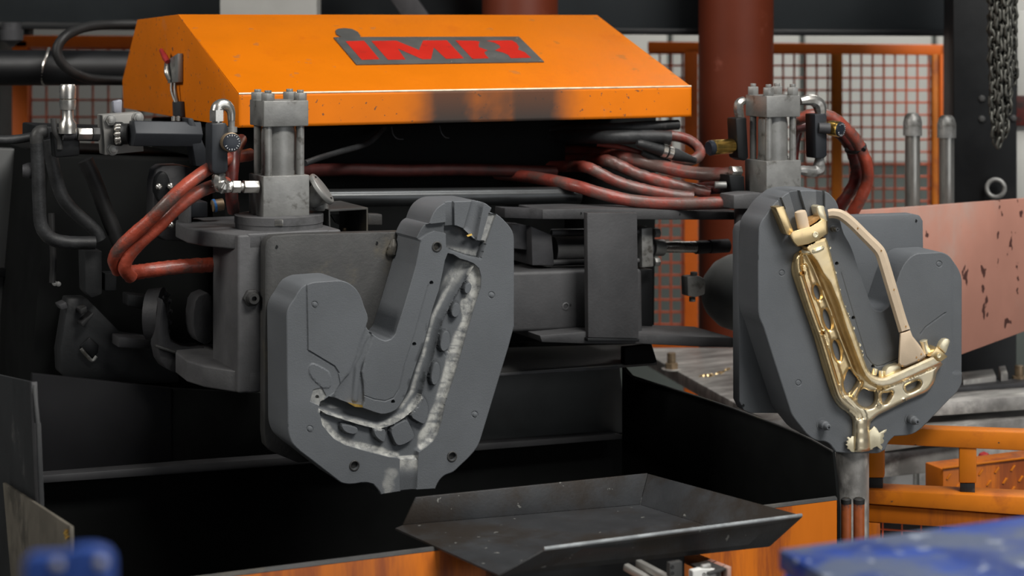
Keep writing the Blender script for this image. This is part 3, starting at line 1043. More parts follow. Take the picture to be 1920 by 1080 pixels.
# bearing gear and curved arm at the left
ag = thing('swing_arm', 'dark curved swing arm with a toothed bearing in shadow left of the bracket', 'arm', FM.p(330, 700, .5), RZ)
bm = B()
d_ = (FM.T * .88 - FM.N * .47).normalized()
cc = FM.p(296, 590, .52)
lathe(bm, cc - d_ * .02, d_, [(0, .030), (.0, .052), (.03, .056), (.034, .048), (.034, .026), (.02, .022), (.02, 0)], 30)
bg = mk('bearing', bm, M['armdark'], ag)
for k in range(12):
    a = 2 * math.pi * k / 12
    _, ax, ay = axes(d_)
    q = cc + d_ * .014 + (ax * math.cos(a) + ay * math.sin(a)) * .043
    bm = B()
    lathe(bm, q, d_, [(0, .005), (.004, .005), (.006, .003), (.006, 0)], 8)
    mk('bearing_bolt', bm, M['armdark'], bg)
slab('arm_web', FM, catmull([(305, 560), (316, 600), (322, 640), (360, 652), (384, 650), (380, 668), (372, 700), (334, 700), (310, 690), (296, 652)], 2, True), .44, .50, M['armdark'], ag, .004)
slab('arm_rib', FM, [(292, 646), (372, 672), (372, 678), (292, 652)], .425, .44, M['plate'], ag, .002)
slab('arm_lug', FM, catmull([(366, 565), (380, 552), (398, 556), (398, 640), (372, 640), (362, 610)], 2, True), .40, .46, M['armdark'], ag, .004)
slab('arm_pad', FM, [(222, 632), (282, 636), (282, 655), (222, 652)], .56, .62, M['armdark'], ag, .003)
slab('arm_upper', FM, [(240, 552), (282, 556), (278, 582), (240, 574)], .55, .60, M['graphite'], ag, .003)

# clevis with bright screws
cv = thing('clevis_bracket', 'dark clevis bracket with bright screw heads behind the red hoses', 'bracket', FM.p(330, 440, .45), RZ)
slab('clevis_plate', FM, catmull([(294, 318), (320, 310), (352, 312), (362, 330), (362, 440), (330, 452), (292, 440), (288, 370)], 2, True), .46, .52, M['armdark'], cv, .004)
slab('clevis_boss', FM, ell(306, 352, 14, 30, 0, 20), .44, .47, M['black'], cv, .003)
for x, y in ((297, 350), (319, 349), (298, 421), (320, 422)):
    bm = B()
    lathe(bm, FM.p(x, y, .432), -FM.N, [(0, .0065), (.006, .0062), (.009, .003), (.0092, 0)], 14)
    mk('screw', bm, M['steelbright'], cv)
slab('clevis_block', FM, [(358, 378), (390, 378), (390, 408), (358, 408)], .40, .46, M['bluegrey'], cv, .003)
slab('clevis_rib', FM, [(354, 378), (359, 378), (359, 428), (354, 428)], .38, .46, M['arm'], cv, .001)
bm = B()
cyl(bm, FM.p(398, 386, .40), FM.p(418, 383, .40), .012, 18)
mk('sleeve', bm, M['bronze'], cv)
bm = B()
cyl(bm, FM.p(400, 386, .40), FM.p(404, 385, .40), .0135, 18)
mk('blue_band', bm, M['bluewrap'], cv, label='narrow blue band on the sleeve')

# ------------------------------------------------------------------ left bracket with flanges, disc, nut
VBK = .154
bkt = thing('arm_bracket', 'heavy grey C-shaped steel bracket with top and bottom flanges carrying the left mould half', 'bracket', FM.p(480, 740, .25), RZ)
slab('bracket_block', FM, [(446, 441), (640, 430), (640, 726), (446, 738)], VBK, .325, M['arm'], bkt, .005, seg=3)
zt_ = FM.p(446, 440, VBK).z
u0 = FM.uv(FM.p(446, 440, VBK))[0]
uE = FM.uv(FM.p(618, 432, VBK))[0]


def flange(nm, z1, z0, ul):
    pl = [(uE + .0, VBK), (u0 + .02, VBK), (u0 - .002, VBK + .02), (u0 - .040, VBK + .09), (u0 - .055, VBK + .16), (u0 - .050, VBK + .26), (u0 - .03, VBK + .33), (uE, VBK + .33)]
    bm = B()
    prism(bm, [FM.w(u, v, z1) for u, v in pl], (0, 0, z0 - z1))
    return mk(nm, bm, M['arm'], bkt, .004, seg=3)


flange('top_flange', zt_ + .001, zt_ - .030, 0)
zb_ = FM.p(446, 739, VBK).z
flange('bottom_flange', zb_ + .042, zb_, 0)
bm = B()
p = FM.p(471, 558, VBK)
hexbolt(bm, p + FM.N * .002, -FM.N, .0175, .010)
nt_ = mk('hex_nut', bm, M['plate'], bkt, .002)
bm = B()
lathe(bm, p, -FM.N, [(.009, .0125), (.014, .012), (.020, .010), (.020, .005), (.012, .0045), (.012, 0)], 22)
mk('nut_sleeve', bm, M['plate'], nt_)
bm = B()
cyl(bm, p - FM.N * .0118, p - FM.N * .0125, .0046, 14)
mk('nut_bore', bm, M['black'], nt_)


# ------------------------------------------------------------------ hydraulic cylinders
def hyd(name, label, px, v, hw, ys, base=True, plate=False):
    """px: axis pixel, v: depth of the axis, hw: half width m, ys: pixel heights (nut top, block top, block foot, lower top, lower foot)"""
    Pz = lambda y: FM.p(px, y, v).z
    u = FM.uv(FM.p(px, ys[1], v))[0]
    zN, z1, z2, z3, z4 = [Pz(y) for y in ys]
    r = thing(name, label, 'hydraulic cylinder', FM.w(u, v, z4), RZ, 'hydraulic cylinders')
    bm = B()
    fbox(bm, FM, u - hw, u + hw, v - hw, v + hw, z2, z1)
    mk('top_block', bm, M['steel'], r, .002)
    bm = B()
    fbox(bm, FM, u - hw * 1.03, u + hw * 1.03, v - hw * 1.03, v + hw * 1.03, z4, z3)
    lb = mk('lower_block', bm, M['steel'], r, .002)
    bm = B()
    c = FM.w(u, v, 0)
    lathe(bm, (c.x, c.y, z3 - .002), (0, 0, 1), [(0, hw * .78), (.010, hw * .78), (.010, hw * .75), (z2 - z3 - .010, hw * .75), (z2 - z3 + .004, hw * .68)], 32)
    mk('barrel', bm, M['steel'], r)
    k = hw * .72
    for du in (-k, k):
        for dv in (-k, k):
            q = FM.w(u + du, v + dv, 0)
            bm = B()
            cyl(bm, (q.x, q.y, z3 - .002), (q.x, q.y, z2 + .002), hw * .17, 14)
            mk('tie_rod', bm, M['steel'], r)
            bm = B()
            hn = (zN - z1)
            cyl(bm, (q.x, q.y, z1 - .001), (q.x, q.y, z1 + hn * .72), hw * .30, 6, x=FM.T)
            n_ = mk('hex_nut', bm, M['steel'], r, .0012)
            bm = B()
            cyl(bm, (q.x, q.y, z1 + hn * .7), (q.x, q.y, zN), hw * .15, 14)
            mk('rod_end', bm, M['steel'], n_, .0008)
    if plate:
        bm = B()
        a = z4 + (z3 - z4) * .03
        fbox(bm, FM, u - hw * .72, u + hw * .80, v - hw * 1.03 - .0012, v - hw, a + .005, a + .018)
        mk('name_plate', bm, M['steelbright'], lb, .0005)
    return u, r


vC = VBK + .094
uC, hc1 = hyd('hydraulic_cylinder', 'upright square hydraulic cylinder with four tie rods, left, before the orange hood', 523, vC, .0455, (168, 187, 235, 326, 402))
zDisc = FM.p(523, 402, vC).z
pc = FM.w(uC, vC, 0)
dk = thing('bearing_disc', 'round two-step steel bearing disc under the left hydraulic cylinder', 'disc', (pc.x, pc.y, zt_), RZ)
bm = B()
rD = rpx(83, pc)
hD = zDisc - zt_
lathe(bm, (pc.x, pc.y, zt_ + .001), (0, 0, 1), [(0, rD * .985), (hD * .36, rD * .985), (hD * .38, rD), (hD * .98, rD), (hD, rD - .003), (hD, 0)], 56)
mk('disc_body', bm, M['arm'], dk)
bm = B()
d2 = Vector((0.12, -1, 0)).normalized()
q = Vector((pc.x, pc.y, zt_ + hD * .70)) + d2 * (rD - .004)
prism(bm, [q + V(-.008, 0, -.006), q + V(.008, 0, -.006), q + V(.008, 0, .006), q + V(-.008, 0, .006)], d2 * .0055)
mk('index_key', bm, M['steelbright'], dk, .001, label='small bright key set in the rim')

uCr, hc2 = hyd('hydraulic_cylinder', 'upright square hydraulic cylinder with four tie rods, right, above the mould with the casting', 1449, vC, .0435, (157, 178, 218, 299, 372), plate=True)
# bracket hidden behind the right die
b2k = thing('arm_bracket', 'grey steel bracket behind the right mould half, under the right hydraulic cylinder', 'bracket', FM.p(1440, 640, .25), RZ)
slab('bracket_block', FM, [(1440, 398), (1510, 396), (1510, 640), (1440, 646)], .22, .34, M['arm'], b2k, .005)
bm = B()
pc2 = FM.w(uCr, vC, 0)
zz = FM.p(1449, 372, vC).z
lathe(bm, (pc2.x, pc2.y, zz - .06), (0, 0, 1), [(0, .085), (.058, .085), (.06, .082), (.06, 0)], 40)
mk('bracket_disc', bm, M['arm'], b2k)
slab('hose_lug', FM, [(1376, 366), (1408, 362), (1432, 362), (1432, 392), (1376, 392)], .20, .26, M['arm'], b2k, .003)

# ------------------------------------------------------------------ right arm with boxed beam, cross plate and inner cylinder
arm = thing('arm_beam', 'grey boxed steel arm with a broad cross plate between the two mould halves', 'arm', FM.p(1150, 640, .35), RZ)
slab('top_plate', FM, [(1017, 393), (1100, 391), (1300, 395), (1400, 398), (1400, 412), (1300, 412), (1017, 411)], .30, .42, M['armplate'], arm, .002)
bm = B()
prism(bm, [FM.p(1017, 393, .30), FM.p(1017, 411, .30), FM.p(1017, 411, .30) - FM.T * .06 + FM.N * .06, FM.p(1017, 393, .30) - FM.T * .06 + FM.N * .06], FM.N * .05)
mk('plate_nose', bm, M['armdark'], arm, .001)
slab('cross_plate', FM, [(1101, 399), (1195, 399), (1198, 635), (1103, 633)], .245, .262, M['armplate'], arm, .002)
slab('box_beam', FM, [(930, 511), (1102, 506), (1204, 504), (1206, 628), (1102, 617), (930, 625)], .31, .44, M['armplate'], arm, .008, seg=3)
slab('shadow_plate', FM, [(1198, 505), (1224, 505), (1224, 612), (1200, 614)], .40, .46, M['black'], arm, .002)
bm = B()
prism(bm, [FM.p(x, y, .255) for x, y in ((1012, 629), (1104, 621), (1202, 627), (1376, 633), (1376, 652), (1290, 649), (1202, 645), (1104, 645), (1016, 642))], FM.N * .17)
mk('lower_plate', bm, M['armplate'], arm, .003)
slab('plate_wedge', FM, [(1102, 634), (1199, 636), (1199, 641), (1102, 640)], .240, .258, M['black'], arm, .001)
for x, y in ((1089, 400), (1274, 402)):
    bm = B()
    cyl(bm, FM.p(x, y, .302), FM.p(x, y, .2995), .0026, 12)
    mk('screw_hole', bm, M['black'], arm)
bm = B()
lathe(bm, FM.p(1060, 574, .311), -FM.N, [(0, .0085), (.002, .0085), (.003, .006), (.0006, .0052), (.0006, 0)], 20)
gp = mk('grease_plug', bm, M['arm'], arm)
bm = B()
cyl(bm, FM.p(1069, 572, .312), FM.p(1069, 572, .3095), .0028, 10)
mk('plug_hole', bm, M['black'], gp)

hc = thing('actuator_cylinder', 'horizontal steel actuator cylinder with polished rod behind the cross plate', 'hydraulic cylinder', FM.p(1180, 500, .40), RZ)
vh = .40
slab('end_cap', FM, [(996, 424), (1035, 440), (1040, 498), (998, 498)], .345, .44, M['armdark'], hc, .003)
slab('tail_block', FM, [(960, 420), (998, 424), (998, 470), (960, 466)], .37, .43, M['armdark'], hc, .003)
bm = B()
cyl(bm, FM.p(1036, 468, vh), FM.p(1215, 464, vh), rpx(26, FM.O) * 1.08, 28)
mk('barrel', bm, M['arm'], hc)
for y, y2, vv in ((436, 434, .36), (492, 488, .36), (434, 432, .44), (490, 486, .44)):
    bm = B()
    cyl(bm, FM.p(1034, y, vv), FM.p(1215, y2, vv), .0058, 12)
    mk('tie_rod', bm, M['arm'], hc)
slab('front_flange', FM, [(1203, 428), (1224, 426), (1226, 500), (1204, 502)], .345, .45, M['steel'], hc, .003)
for y in (437, 491):
    for vv in (.36,):
        bm = B()
        q = FM.p(1226, y, vv)
        hexbolt(bm, q, FM.T, .0105, .013)
        mk('hex_nut', bm, M['steel'], hc, .001)
bm = B()
cyl(bm, FM.p(1224, 464, vh), FM.p(1243, 464, vh), .019, 22)
mk('gland', bm, M['steel'], hc, .001)
bm = B()
cyl(bm, FM.p(1240, 463, vh), FM.p(1306, 463, vh), .0132, 22)
mk('rod', bm, M['steelbright'], hc, label='polished piston rod')
bm = B()
lathe(bm, FM.p(1304, 464, vh), FM.T, [(0, .0150), (.03, .0150), (.031, .013), (.036, .013), (.037, .0155), (.085, .0155)], 22)
mk('rod_eye', bm, M['armdark'], hc)

mo = thing('motor_dome', 'dark domed motor housing with a bolted lug left of the right mounting plate', 'motor', FM.p(1350, 620, .45), RZ)
bm = B()
cM = FM.p(1390, 548, .47)
R = rpx(72, cM)
lathe(bm, cM - FM.T * R * 1.05, FM.T, [(0, 0), (.004, R * .35), (.018, R * .62), (.045, R * .88), (.075, R), (.20, R)], 40)
mk('dome', bm, mat('pale_dome_grey', (.15, .155, .15, 1), .5, .1, .2, 8), mo)
slab('lug', FM, [(1289, 519), (1310, 517), (1324, 524), (1322, 552), (1304, 558), (1290, 555)], .40, .43, M['steel'], mo, .003)
bm = B()
q = FM.p(1301, 518, .415)
hexbolt(bm, q, (0, 0, 1), .009, .010)
mk('hex_bolt', bm, M['steel'], mo, .001)
bm = B()
q = FM.p(1298, 557, .415)
hexbolt(bm, q, (0, 0, -1), .008, .010)
mk('hex_bolt', bm, M['steel'], mo, .001)

# slide plate below the arm
sl = thing('slide_plate', 'grey worn sheet sloping below the arm right of the empty mould half', 'plate', FM.p(1080, 700, .4), RZ)
bm = B()
prism(bm, [FM.p(930, 700, .36), FM.p(1232, 678, .36), FM.p(1222, 644, .52), FM.p(930, 652, .52)], (0, 0, -.008))
mk('plate_sheet', bm, M['plate'], sl, .001)
slab('plate_skirt', FM, [(930, 701), (1160, 687), (1160, 692), (930, 706)], .358, .366, M['armdark'], sl, .001)
bm = B()
prism(bm, [FM.p(1172, 652, .35), FM.p(1222, 646, .35), FM.p(1232, 678, .35), FM.p(1226, 681, .35), FM.p(1172, 685, .35)], FM.N * .02)
mk('dark_gusset', bm, M['soot'], sl, .001)
# ------------------------------------------------------------------ carved dies and the casting
def relief(name, F, outline, hfn, m, parent, step=2.4, T=0.12, holes=(), feats=(), v0=0.0, edge=0.0012, attr=None, attr2=None, ang=32, back=True, edge_h=None, lines=(), own_depth=False):
    """A solid whose front is carved: hfn(px points) -> metres towards the viewer; feats are loops that get crisp edges."""
    outl = resample(outline, 3.0)
    hl = [resample(h, 2.5) for h in holes]
    lo, hi = outl.min(0), outl.max(0)
    gx, gy = np.meshgrid(np.arange(lo[0], hi[0], step), np.arange(lo[1], hi[1], step))
    gx = gx + (np.arange(gx.shape[0]) % 2)[:, None] * step * 0.5
    G = np.stack([gx.ravel(), gy.ravel()], 1)
    sd = sd_poly(G, outl)
    keep = sd < -2.6
    for h in hl:
        keep &= sd_poly(G, h) > 2.2
    G = G[keep]

    def offs(loop, d, st=2.2):
        L = resample(loop, st)
        nx = np.roll(L, -1, 0) - np.roll(L, 1, 0)
        nl = np.hypot(nx[:, 0], nx[:, 1])
        nx = nx / np.maximum(nl, 1e-6)[:, None]
        return L + np.stack([-nx[:, 1], nx[:, 0]], 1) * d

    extra = []
    for f in feats:
        for d in (-0.7, 0.7):
            extra.append(offs(f, d))
    for pts_, ds in lines:
        L = resample(pts_, 1.9, False)
        g = np.gradient(L, axis=0)
        g = g / np.maximum(np.hypot(g[:, 0], g[:, 1]), 1e-6)[:, None]
        nn = np.stack([-g[:, 1], g[:, 0]], 1)
        for d in ds:
            extra.append(L + nn * d)
    E = np.concatenate(extra) if extra else np.zeros((0, 2))
    if len(E):                                   # no two support points on top of each other
        seen, kp = {}, []
        for i, e in enumerate(E):
            key = (int(e[0] // 1.2), int(e[1] // 1.2))
            ok = True
            for ax in (-1, 0, 1):
                for ay in (-1, 0, 1):
                    for j in seen.get((key[0] + ax, key[1] + ay), ()):
                        if (E[j][0] - e[0]) ** 2 + (E[j][1] - e[1]) ** 2 < .3:
                            ok = False
            if ok:
                seen.setdefault(key, []).append(i)
                kp.append(i)
        E = E[kp]
    R = np.concatenate([offs(outl, d) for d in (-1.5, 1.5)])
    rs = sd_poly(R, outl)
    R = R[(rs < -1.0) & (rs > -2.2)]
    for h in hl:
        R2 = np.concatenate([offs(h, d) for d in (-1.2, 1.2)])
        s2 = sd_poly(R2, h)
        R2 = R2[(s2 > 0.7) & (sd_poly(R2, outl) < -1)]
        R = np.concatenate([R, R2])
    if len(E):
        k = sd_poly(E, outl) < -2.2
        for h in hl:
            k &= sd_poly(E, h) > 1.6
        E = E[k]
        # thin the grid round the crisp edges
        cell = {}
        for i, e in enumerate(E):
            cell.setdefault((int(e[0] // 3), int(e[1] // 3)), []).append(e)
        kk = np.ones(len(G), bool)
        for i, g in enumerate(G):
            cx, cy = int(g[0] // 3), int(g[1] // 3)
            for ax in (-1, 0, 1):
                for ay in (-1, 0, 1):
                    for e in cell.get((cx + ax, cy + ay), ()):
                        if abs(e[0] - g[0]) + abs(e[1] - g[1]) < 1.5:
                            kk[i] = False
        G = G[kk]
    pts = np.concatenate([outl] + hl + [R, E, G])
    edges = []
    base = 0
    loops = []
    for L in [outl] + hl:
        n = len(L)
        edges += [(base + i, base + (i + 1) % n) for i in range(n)]
        loops.append((base, n))
        base += n
    res = delaunay_2d_cdt([Vector(p) for p in pts], edges, [], 0, 1e-4)
    P = np.array([tuple(v) for v in res[0]])
    tri = np.array([f for f in res[2] if len(f) == 3])
    cen = P[tri].mean(1)
    k = sd_poly(cen, outl) < 0
    for h in hl:
        k &= sd_poly(cen, h) > 0
    tri = tri[k]
    # original loop vertex -> output vertex
    om = {}
    for vi, src in enumerate(res[3]):
        for s in src:
            om[s] = vi
    h = hfn(P)
    bidx = []
    for b, n in loops:
        L = [om[b + i] for i in range(n)]
        bidx.append(L)
        h[L] -= edge
        if edge_h is not None:
            h[L] = np.minimum(h[L], edge_h)
    # own_depth: what was traced lies on the raised surface itself, not on the plane behind it
    W = F.pa(P, v0 - h) if own_depth else F.pa(P, v0) - h[:, None] * F.n
    verts = list(W)
    faces = []
    # orientation: normal must point towards -n
    a, b_, c = W[tri[:, 0]], W[tri[:, 1]], W[tri[:, 2]]
    flip = (np.cross(b_ - a, c - a) @ F.n) > 0
    for t, fl in zip(tri, flip):
        faces.append((t[0], t[2], t[1]) if fl else tuple(t))
    at = np.zeros(len(P)) if attr is None else attr(P)
    att = list(at)
    att2 = list(np.zeros(len(P)) if attr2 is None else attr2(P))
    for li, L in enumerate(bidx):
        q = [len(verts) + i for i in range(len(L))]
        for i in L:
            w0 = W[i] + F.n * (h[i] + T)
            verts.append(w0)
            att.append(0)
            att2.append(0)
        n = len(L)
        for i in range(n):
            faces.append((L[i], q[i], q[(i + 1) % n], L[(i + 1) % n]))
        if li == 0 and back:
            faces.append(tuple(q[::-1]))
    me = bpy.data.meshes.new(name)
    me.from_pydata([tuple(v) for v in verts], [], [tuple(int(x) for x in f) for f in faces])
    aa = me.attributes.new('coat', 'FLOAT', 'POINT')
    aa.data.foreach_set('value', np.asarray(att, dtype=np.float32))
    ab = me.attributes.new('burn', 'FLOAT', 'POINT')
    ab.data.foreach_set('value', np.asarray(att2, dtype=np.float32))
    me.update()
    bm = B()
    bm.from_mesh(me)
    bmesh.ops.recalc_face_normals(bm, faces=bm.faces)
    bm.to_mesh(me)
    bm.free()
    return _place(me, name, m, parent, ang)


def ss(x, a, b):
    t = np.clip((x - a) / (b - a), 0, 1)
    return t * t * (3 - 2 * t)


def wall(P, poly, depth, ramp_=1.4):
    """pocket of a given depth with nearly upright sides"""
    return depth * ss(-sd_poly(P, poly), -ramp_ / 2, ramp_ / 2)


def scoop(P, poly, depth, wd):
    d = np.clip(-sd_poly(P, poly) / wd, 0, 1)
    return depth * np.sqrt(np.clip(1 - (1 - d) ** 2, 0, 1))


MM = 0.001
D1_OUT = [(768, 540), (780, 498), (787, 462), (789, 453), (785, 447), (790, 436), (797.5, 424), (805, 419), (810, 405), (818, 392), (826, 385), (835, 380), (850, 377.5),
          (885, 376.5), (897, 377), (907, 379.5), (922, 390), (919, 398), (932, 402), (940, 408), (947, 415), (955, 424), (961, 434), (964, 453), (964, 612),
          (953, 653), (941.7, 690), (903, 818), (895, 838), (877, 860), (863, 873), (850, 885), (835, 891), (826.7, 897.5), (820, 908),
          (816, 917), (783, 919), (750, 922), (715, 927.5), (711.7, 921.7), (700, 908), (688, 905), (655, 908), (647, 907), (638, 904), (581, 860), (556, 840),
          (548, 831), (542.5, 818), (540, 797), (539, 680), (538, 595), (540, 582), (544, 573), (551.7, 561.7), (561.7, 545), (568, 538), (575, 534), (590, 529),
          (631.7, 526), (641, 526.5), (650, 529), (658, 533.5), (665, 539), (675, 553), (683, 575), (690, 597), (687.5, 611.7), (693, 620), (701.7, 628.5), (711.7, 635),
          (723, 639), (733, 636), (741.7, 625), (756.7, 578)]
CH = catmull([(840, 475), (831, 508), (823, 545), (811, 580), (797, 637), (785, 670), (773, 705), (763, 735), (755, 752), (743, 768), (723, 776), (703, 773), (648, 753),
              (617, 744), (597, 767), (640, 785), (690, 800), (713, 803), (740, 795), (765, 778), (783, 760), (790, 745), (797, 715), (804, 695), (813, 670), (821, 637),
              (831, 600), (849, 565), (866, 535), (884, 508), (888, 494), (862, 485)], 2, True)
CH = [tuple(p) for p in CH]
WEB = [(886, 500), (888, 494), (898, 503), (902, 518), (901, 540), (892, 567), (875, 623), (865, 660), (853, 700), (845, 725), (835, 755), (828, 787), (821, 812), (812, 827),
       (798, 839), (785, 848), (783, 862), (752, 862), (745, 858), (730, 857), (680, 844), (647, 834), (627, 823), (617, 812), (605, 797), (600, 775), (602, 766), (640, 785),
       (690, 800), (713, 803), (740, 795), (765, 778), (783, 760), (790, 745), (797, 715), (804, 695), (813, 670), (821, 637), (831, 600), (849, 565), (866, 535)]
ISL = [ell(878, 541, 6, 10, 20), ell(855, 582, 8, 13, 12), ell(835, 640, 9, 19, 10), ell(817, 701, 8, 21, 8),
       catmull([(795, 746), (803, 763), (802, 777), (797, 793), (787, 792), (771, 779), (786, 757)], 3, True),
       catmull([(735, 804), (760, 789), (768, 797), (777, 818), (764, 830), (747, 835), (738, 823)], 3, True),
       catmull([(702, 805), (722, 807), (722, 825), (717, 828), (705, 818)], 3, True),
       catmull([(642, 797), (667, 802), (671, 809), (663, 814), (647, 809)], 3, True)]
SPR = [(750, 858), (784, 855), (781, 926), (750, 928)]
CROSS = [(836, 424), (855, 423), (870, 429), (893, 451), (910, 452), (905, 468), (900, 484), (880, 480), (845, 468), (837, 462)]
NOTCH = [(775, 423), (800, 421), (836, 417), (838, 438), (815, 433), (803, 438), (786, 450), (775, 452)]
SLOT1 = [(835.5, 370), (851, 370), (852, 425), (836.5, 426)]
SLOT2 = [(886, 370), (909, 370), (893, 452), (869, 430)]
SLOT3 = [(917, 400), (930, 402), (911, 456), (902, 452)]
FAN = [(690, 605), (687, 614), (677, 640), (667, 675), (657, 699), (650, 706), (637, 722), (628, 737), (626, 747), (679, 763), (683, 752), (682, 722), (678, 697), (685, 670), (698, 631)]
STRIP = [(525, 500), (574, 500), (577, 657), (627, 687), (634, 697), (637, 712), (639, 724), (628, 735), (615, 745), (590, 760), (575, 770), (535, 790), (525, 700)]
PAD = catmull([(578, 692), (582, 682), (591, 681), (612, 692), (621, 702), (622, 725), (607, 730), (589, 716), (580, 704)], 3, True)
TAB = [(588, 731), (604, 727), (612, 742), (600, 761), (582, 753)]
LINE1 = [(803, 535), (777, 628), (758, 687), (748, 730), (738, 746), (722, 752), (702, 749), (683, 742)]
BUSH1 = [(817.5, 462), (663, 872), (846, 855)]
PINS1 = [(590, 571), (581, 804), (921.5, 553), (890, 777)]
SMALL1 = [(809, 530), (777, 645), (737, 753), (596, 745)]


def h_die1(P):
    z = np.zeros(len(P))
    z = np.maximum(z, wall(P, STRIP, 2.2) * ss(772 - P[:, 1], 0, 70))
    z = np.where(sd_poly(P, PAD) < 0, np.minimum(z, 2.2 * ss(sd_poly(P, PAD), -2.2, -0.4)), z)
    fan = wall(P, FAN, 6.5, 2.5)
    fan = np.maximum(0, fan - 3.5 * (fan > 1) * ss(7 - d_path(P, [(697, 632), (672, 690), (667, 750)]), 0, 4))
    z = np.maximum(z, fan)
    z = np.maximum(z, scoop(P, CH, 20.0, 17.0))
    wb = scoop(P, WEB, 13.0, 6.0)
    lo = np.full(len(P), 1e9)
    for q in ISL:
        lo = np.minimum(lo, sd_poly(P, q))
    wb = np.where(lo < 6, np.minimum(wb, 13.0 * ss(lo, -0.4, 3.0)), wb)
    inch = sd_poly(P, CH)
    wb = np.where(np.abs(inch) < 3, wb * ss(np.abs(inch), 0.0, 3.0) + 2.0, wb)
    z = np.maximum(z, np.where(sd_poly(P, WEB) < 0, wb, 0))
    z = np.maximum(z, scoop(P, SPR, 6.0, 9.0))
    z = np.maximum(z, wall(P, NOTCH, 9.0))
    z = np.maximum(z, wall(P, SLOT1, 7.0))
    z = np.maximum(z, scoop(P, SLOT2, 12.0, 11.0))
    z = np.maximum(z, wall(P, SLOT3, 5.0))
    z = np.maximum(z, wall(P, CROSS, 18.0))
    z = np.maximum(z, wall(P, [(845, 468), (880, 480), (901, 484), (906, 468), (911, 452), (893, 470), (860, 466)], 11, 2))
    z = np.maximum(z, wall(P, TAB, 4.0))
    g = d_path(P, LINE1)
    z = np.maximum(z, 1.1 * ss(1.3 - g, 0, 0.9))
    g = d_path(P, [(574.5, 533), (577, 657), (627, 687), (635, 699)])
    z = np.maximum(z, 3.0 * ss(1.7 - g, 0, 1.1))
    for (x, y), R in zip(BUSH1, (7.0, 7.0, 7.0)):
        d = np.hypot(P[:, 0] - x, P[:, 1] - y)
        z = np.maximum(z, 26 * ss(R - d, -0.6, 0.6))
    for x, y in PINS1:
        d = np.hypot(P[:, 0] - x, P[:, 1] - y)
        z = np.maximum(z, 1.2 * ss(1.5 - np.abs(d - 5.6), 0, 1.1))
    for x, y in SMALL1:
        d = np.hypot(P[:, 0] - x, P[:, 1] - y)
        z = np.maximum(z, 12 * ss(3.2 - d, -0.6, 0.6))
    d = np.hypot(P[:, 0] - 842, P[:, 1] - 664)
    z = z + 1.2 * ss(1.4 - np.abs(d - 4.6), 0, 1)
    return -z * MM


def nz(P, s, seed=0):
    """cheap smooth value noise"""
    rs = np.random.RandomState(seed)
    g = rs.rand(64, 64)
    x, y = P[:, 0] / s, P[:, 1] / s
    i, j = np.floor(x).astype(int), np.floor(y).astype(int)
    fx, fy = x - i, y - j
    fx, fy = fx * fx * (3 - 2 * fx), fy * fy * (3 - 2 * fy)
    a = lambda p, q: g[p % 64, q % 64]
    return (a(i, j) * (1 - fx) + a(i + 1, j) * fx) * (1 - fy) + (a(i, j + 1) * (1 - fx) + a(i + 1, j + 1) * fx) * fy


def coat1(P):
    """where the pale mould coating has stayed in the cavity"""
    c = np.zeros(len(P))
    sw, sc = sd_poly(P, WEB), sd_poly(P, CH)
    rid = d_path(P, [(884, 508), (866, 535), (849, 565), (831, 600), (821, 637), (813, 670), (804, 695), (790, 745), (765, 778), (713, 803), (640, 785), (600, 770)])
    outer = d_path(P, [(898, 503), (902, 520), (901, 540), (892, 567), (875, 623), (865, 660), (853, 700), (845, 725), (835, 755), (828, 787), (821, 812), (798, 838)])
    lower = d_path(P, [(605, 797), (617, 812), (647, 834), (680, 844), (730, 857), (745, 858)])
    lo = np.full(len(P), 1e9)
    for q in ISL:
        lo = np.minimum(lo, sd_poly(P, q))
    w_ = 15 + 16 * (nz(P, 30, 3) - 0.45)
    band = ss(w_ - outer, -2, 3) * (sw < -0.5) * ss(lo, 1, 4)
    c = np.maximum(c, band * 0.95)
    c = np.maximum(c, ss(11 + 8 * (nz(P, 20, 8) - .5) - lower, -2, 3) * (sw < -0.5) * ss(lo, 1, 4) * 0.9)
    reflex_stripe = ss(4.5 - np.abs(rid - 13), -1, 3.5) * (sc < -2) * (P[:, 1] < 770)  # light reflex on the runner, painted as a pale band
    c = np.maximum(c, reflex_stripe * (0.45 + 0.5 * nz(np.stack([P[:, 0] * .2, P[:, 1]], 1), 6, 12)))
    c = np.maximum(c, 0.55 * ss(540 - P[:, 1], -20, 25) * ss(16 - np.abs(rid - 16), 0, 8) * (sc < -2))
    c = np.maximum(c, ss(5 - rid, 0, 3) * (P[:, 1] > 740) * 0.8)
    streak = nz(np.stack([P[:, 0] * .15, P[:, 1]], 1), 3.2, 21)
    c = c * (1 - .55 * ss(streak, .62, .75) * (P[:, 1] > 600))
    c = np.maximum(c, 0.75 * (sd_poly(P, SPR) < 0) * ss(890 - P[:, 1], 0, 20))
    c = np.maximum(c, 0.5 * (sd_poly(P, SLOT3) < 0))
    c = np.maximum(c, 0.55 * (sd_poly(P, TAB) < 0))
    c = np.maximum(c, 0.6 * (sd_poly(P, CROSS) < -2) * ss(P[:, 1] - P[:, 0] * 0.12 - 357, 0, 12))
    stain = ss(15 - d_path(P, [(737, 886), (727, 905), (729, 922)]) * (0.7 + 0.8 * nz(P, 9, 5)), 0, 9)
    c = np.maximum(c, 0.45 * stain)
    return np.clip(c * (0.8 + 0.35 * nz(P, 7, 9)), 0, 1)


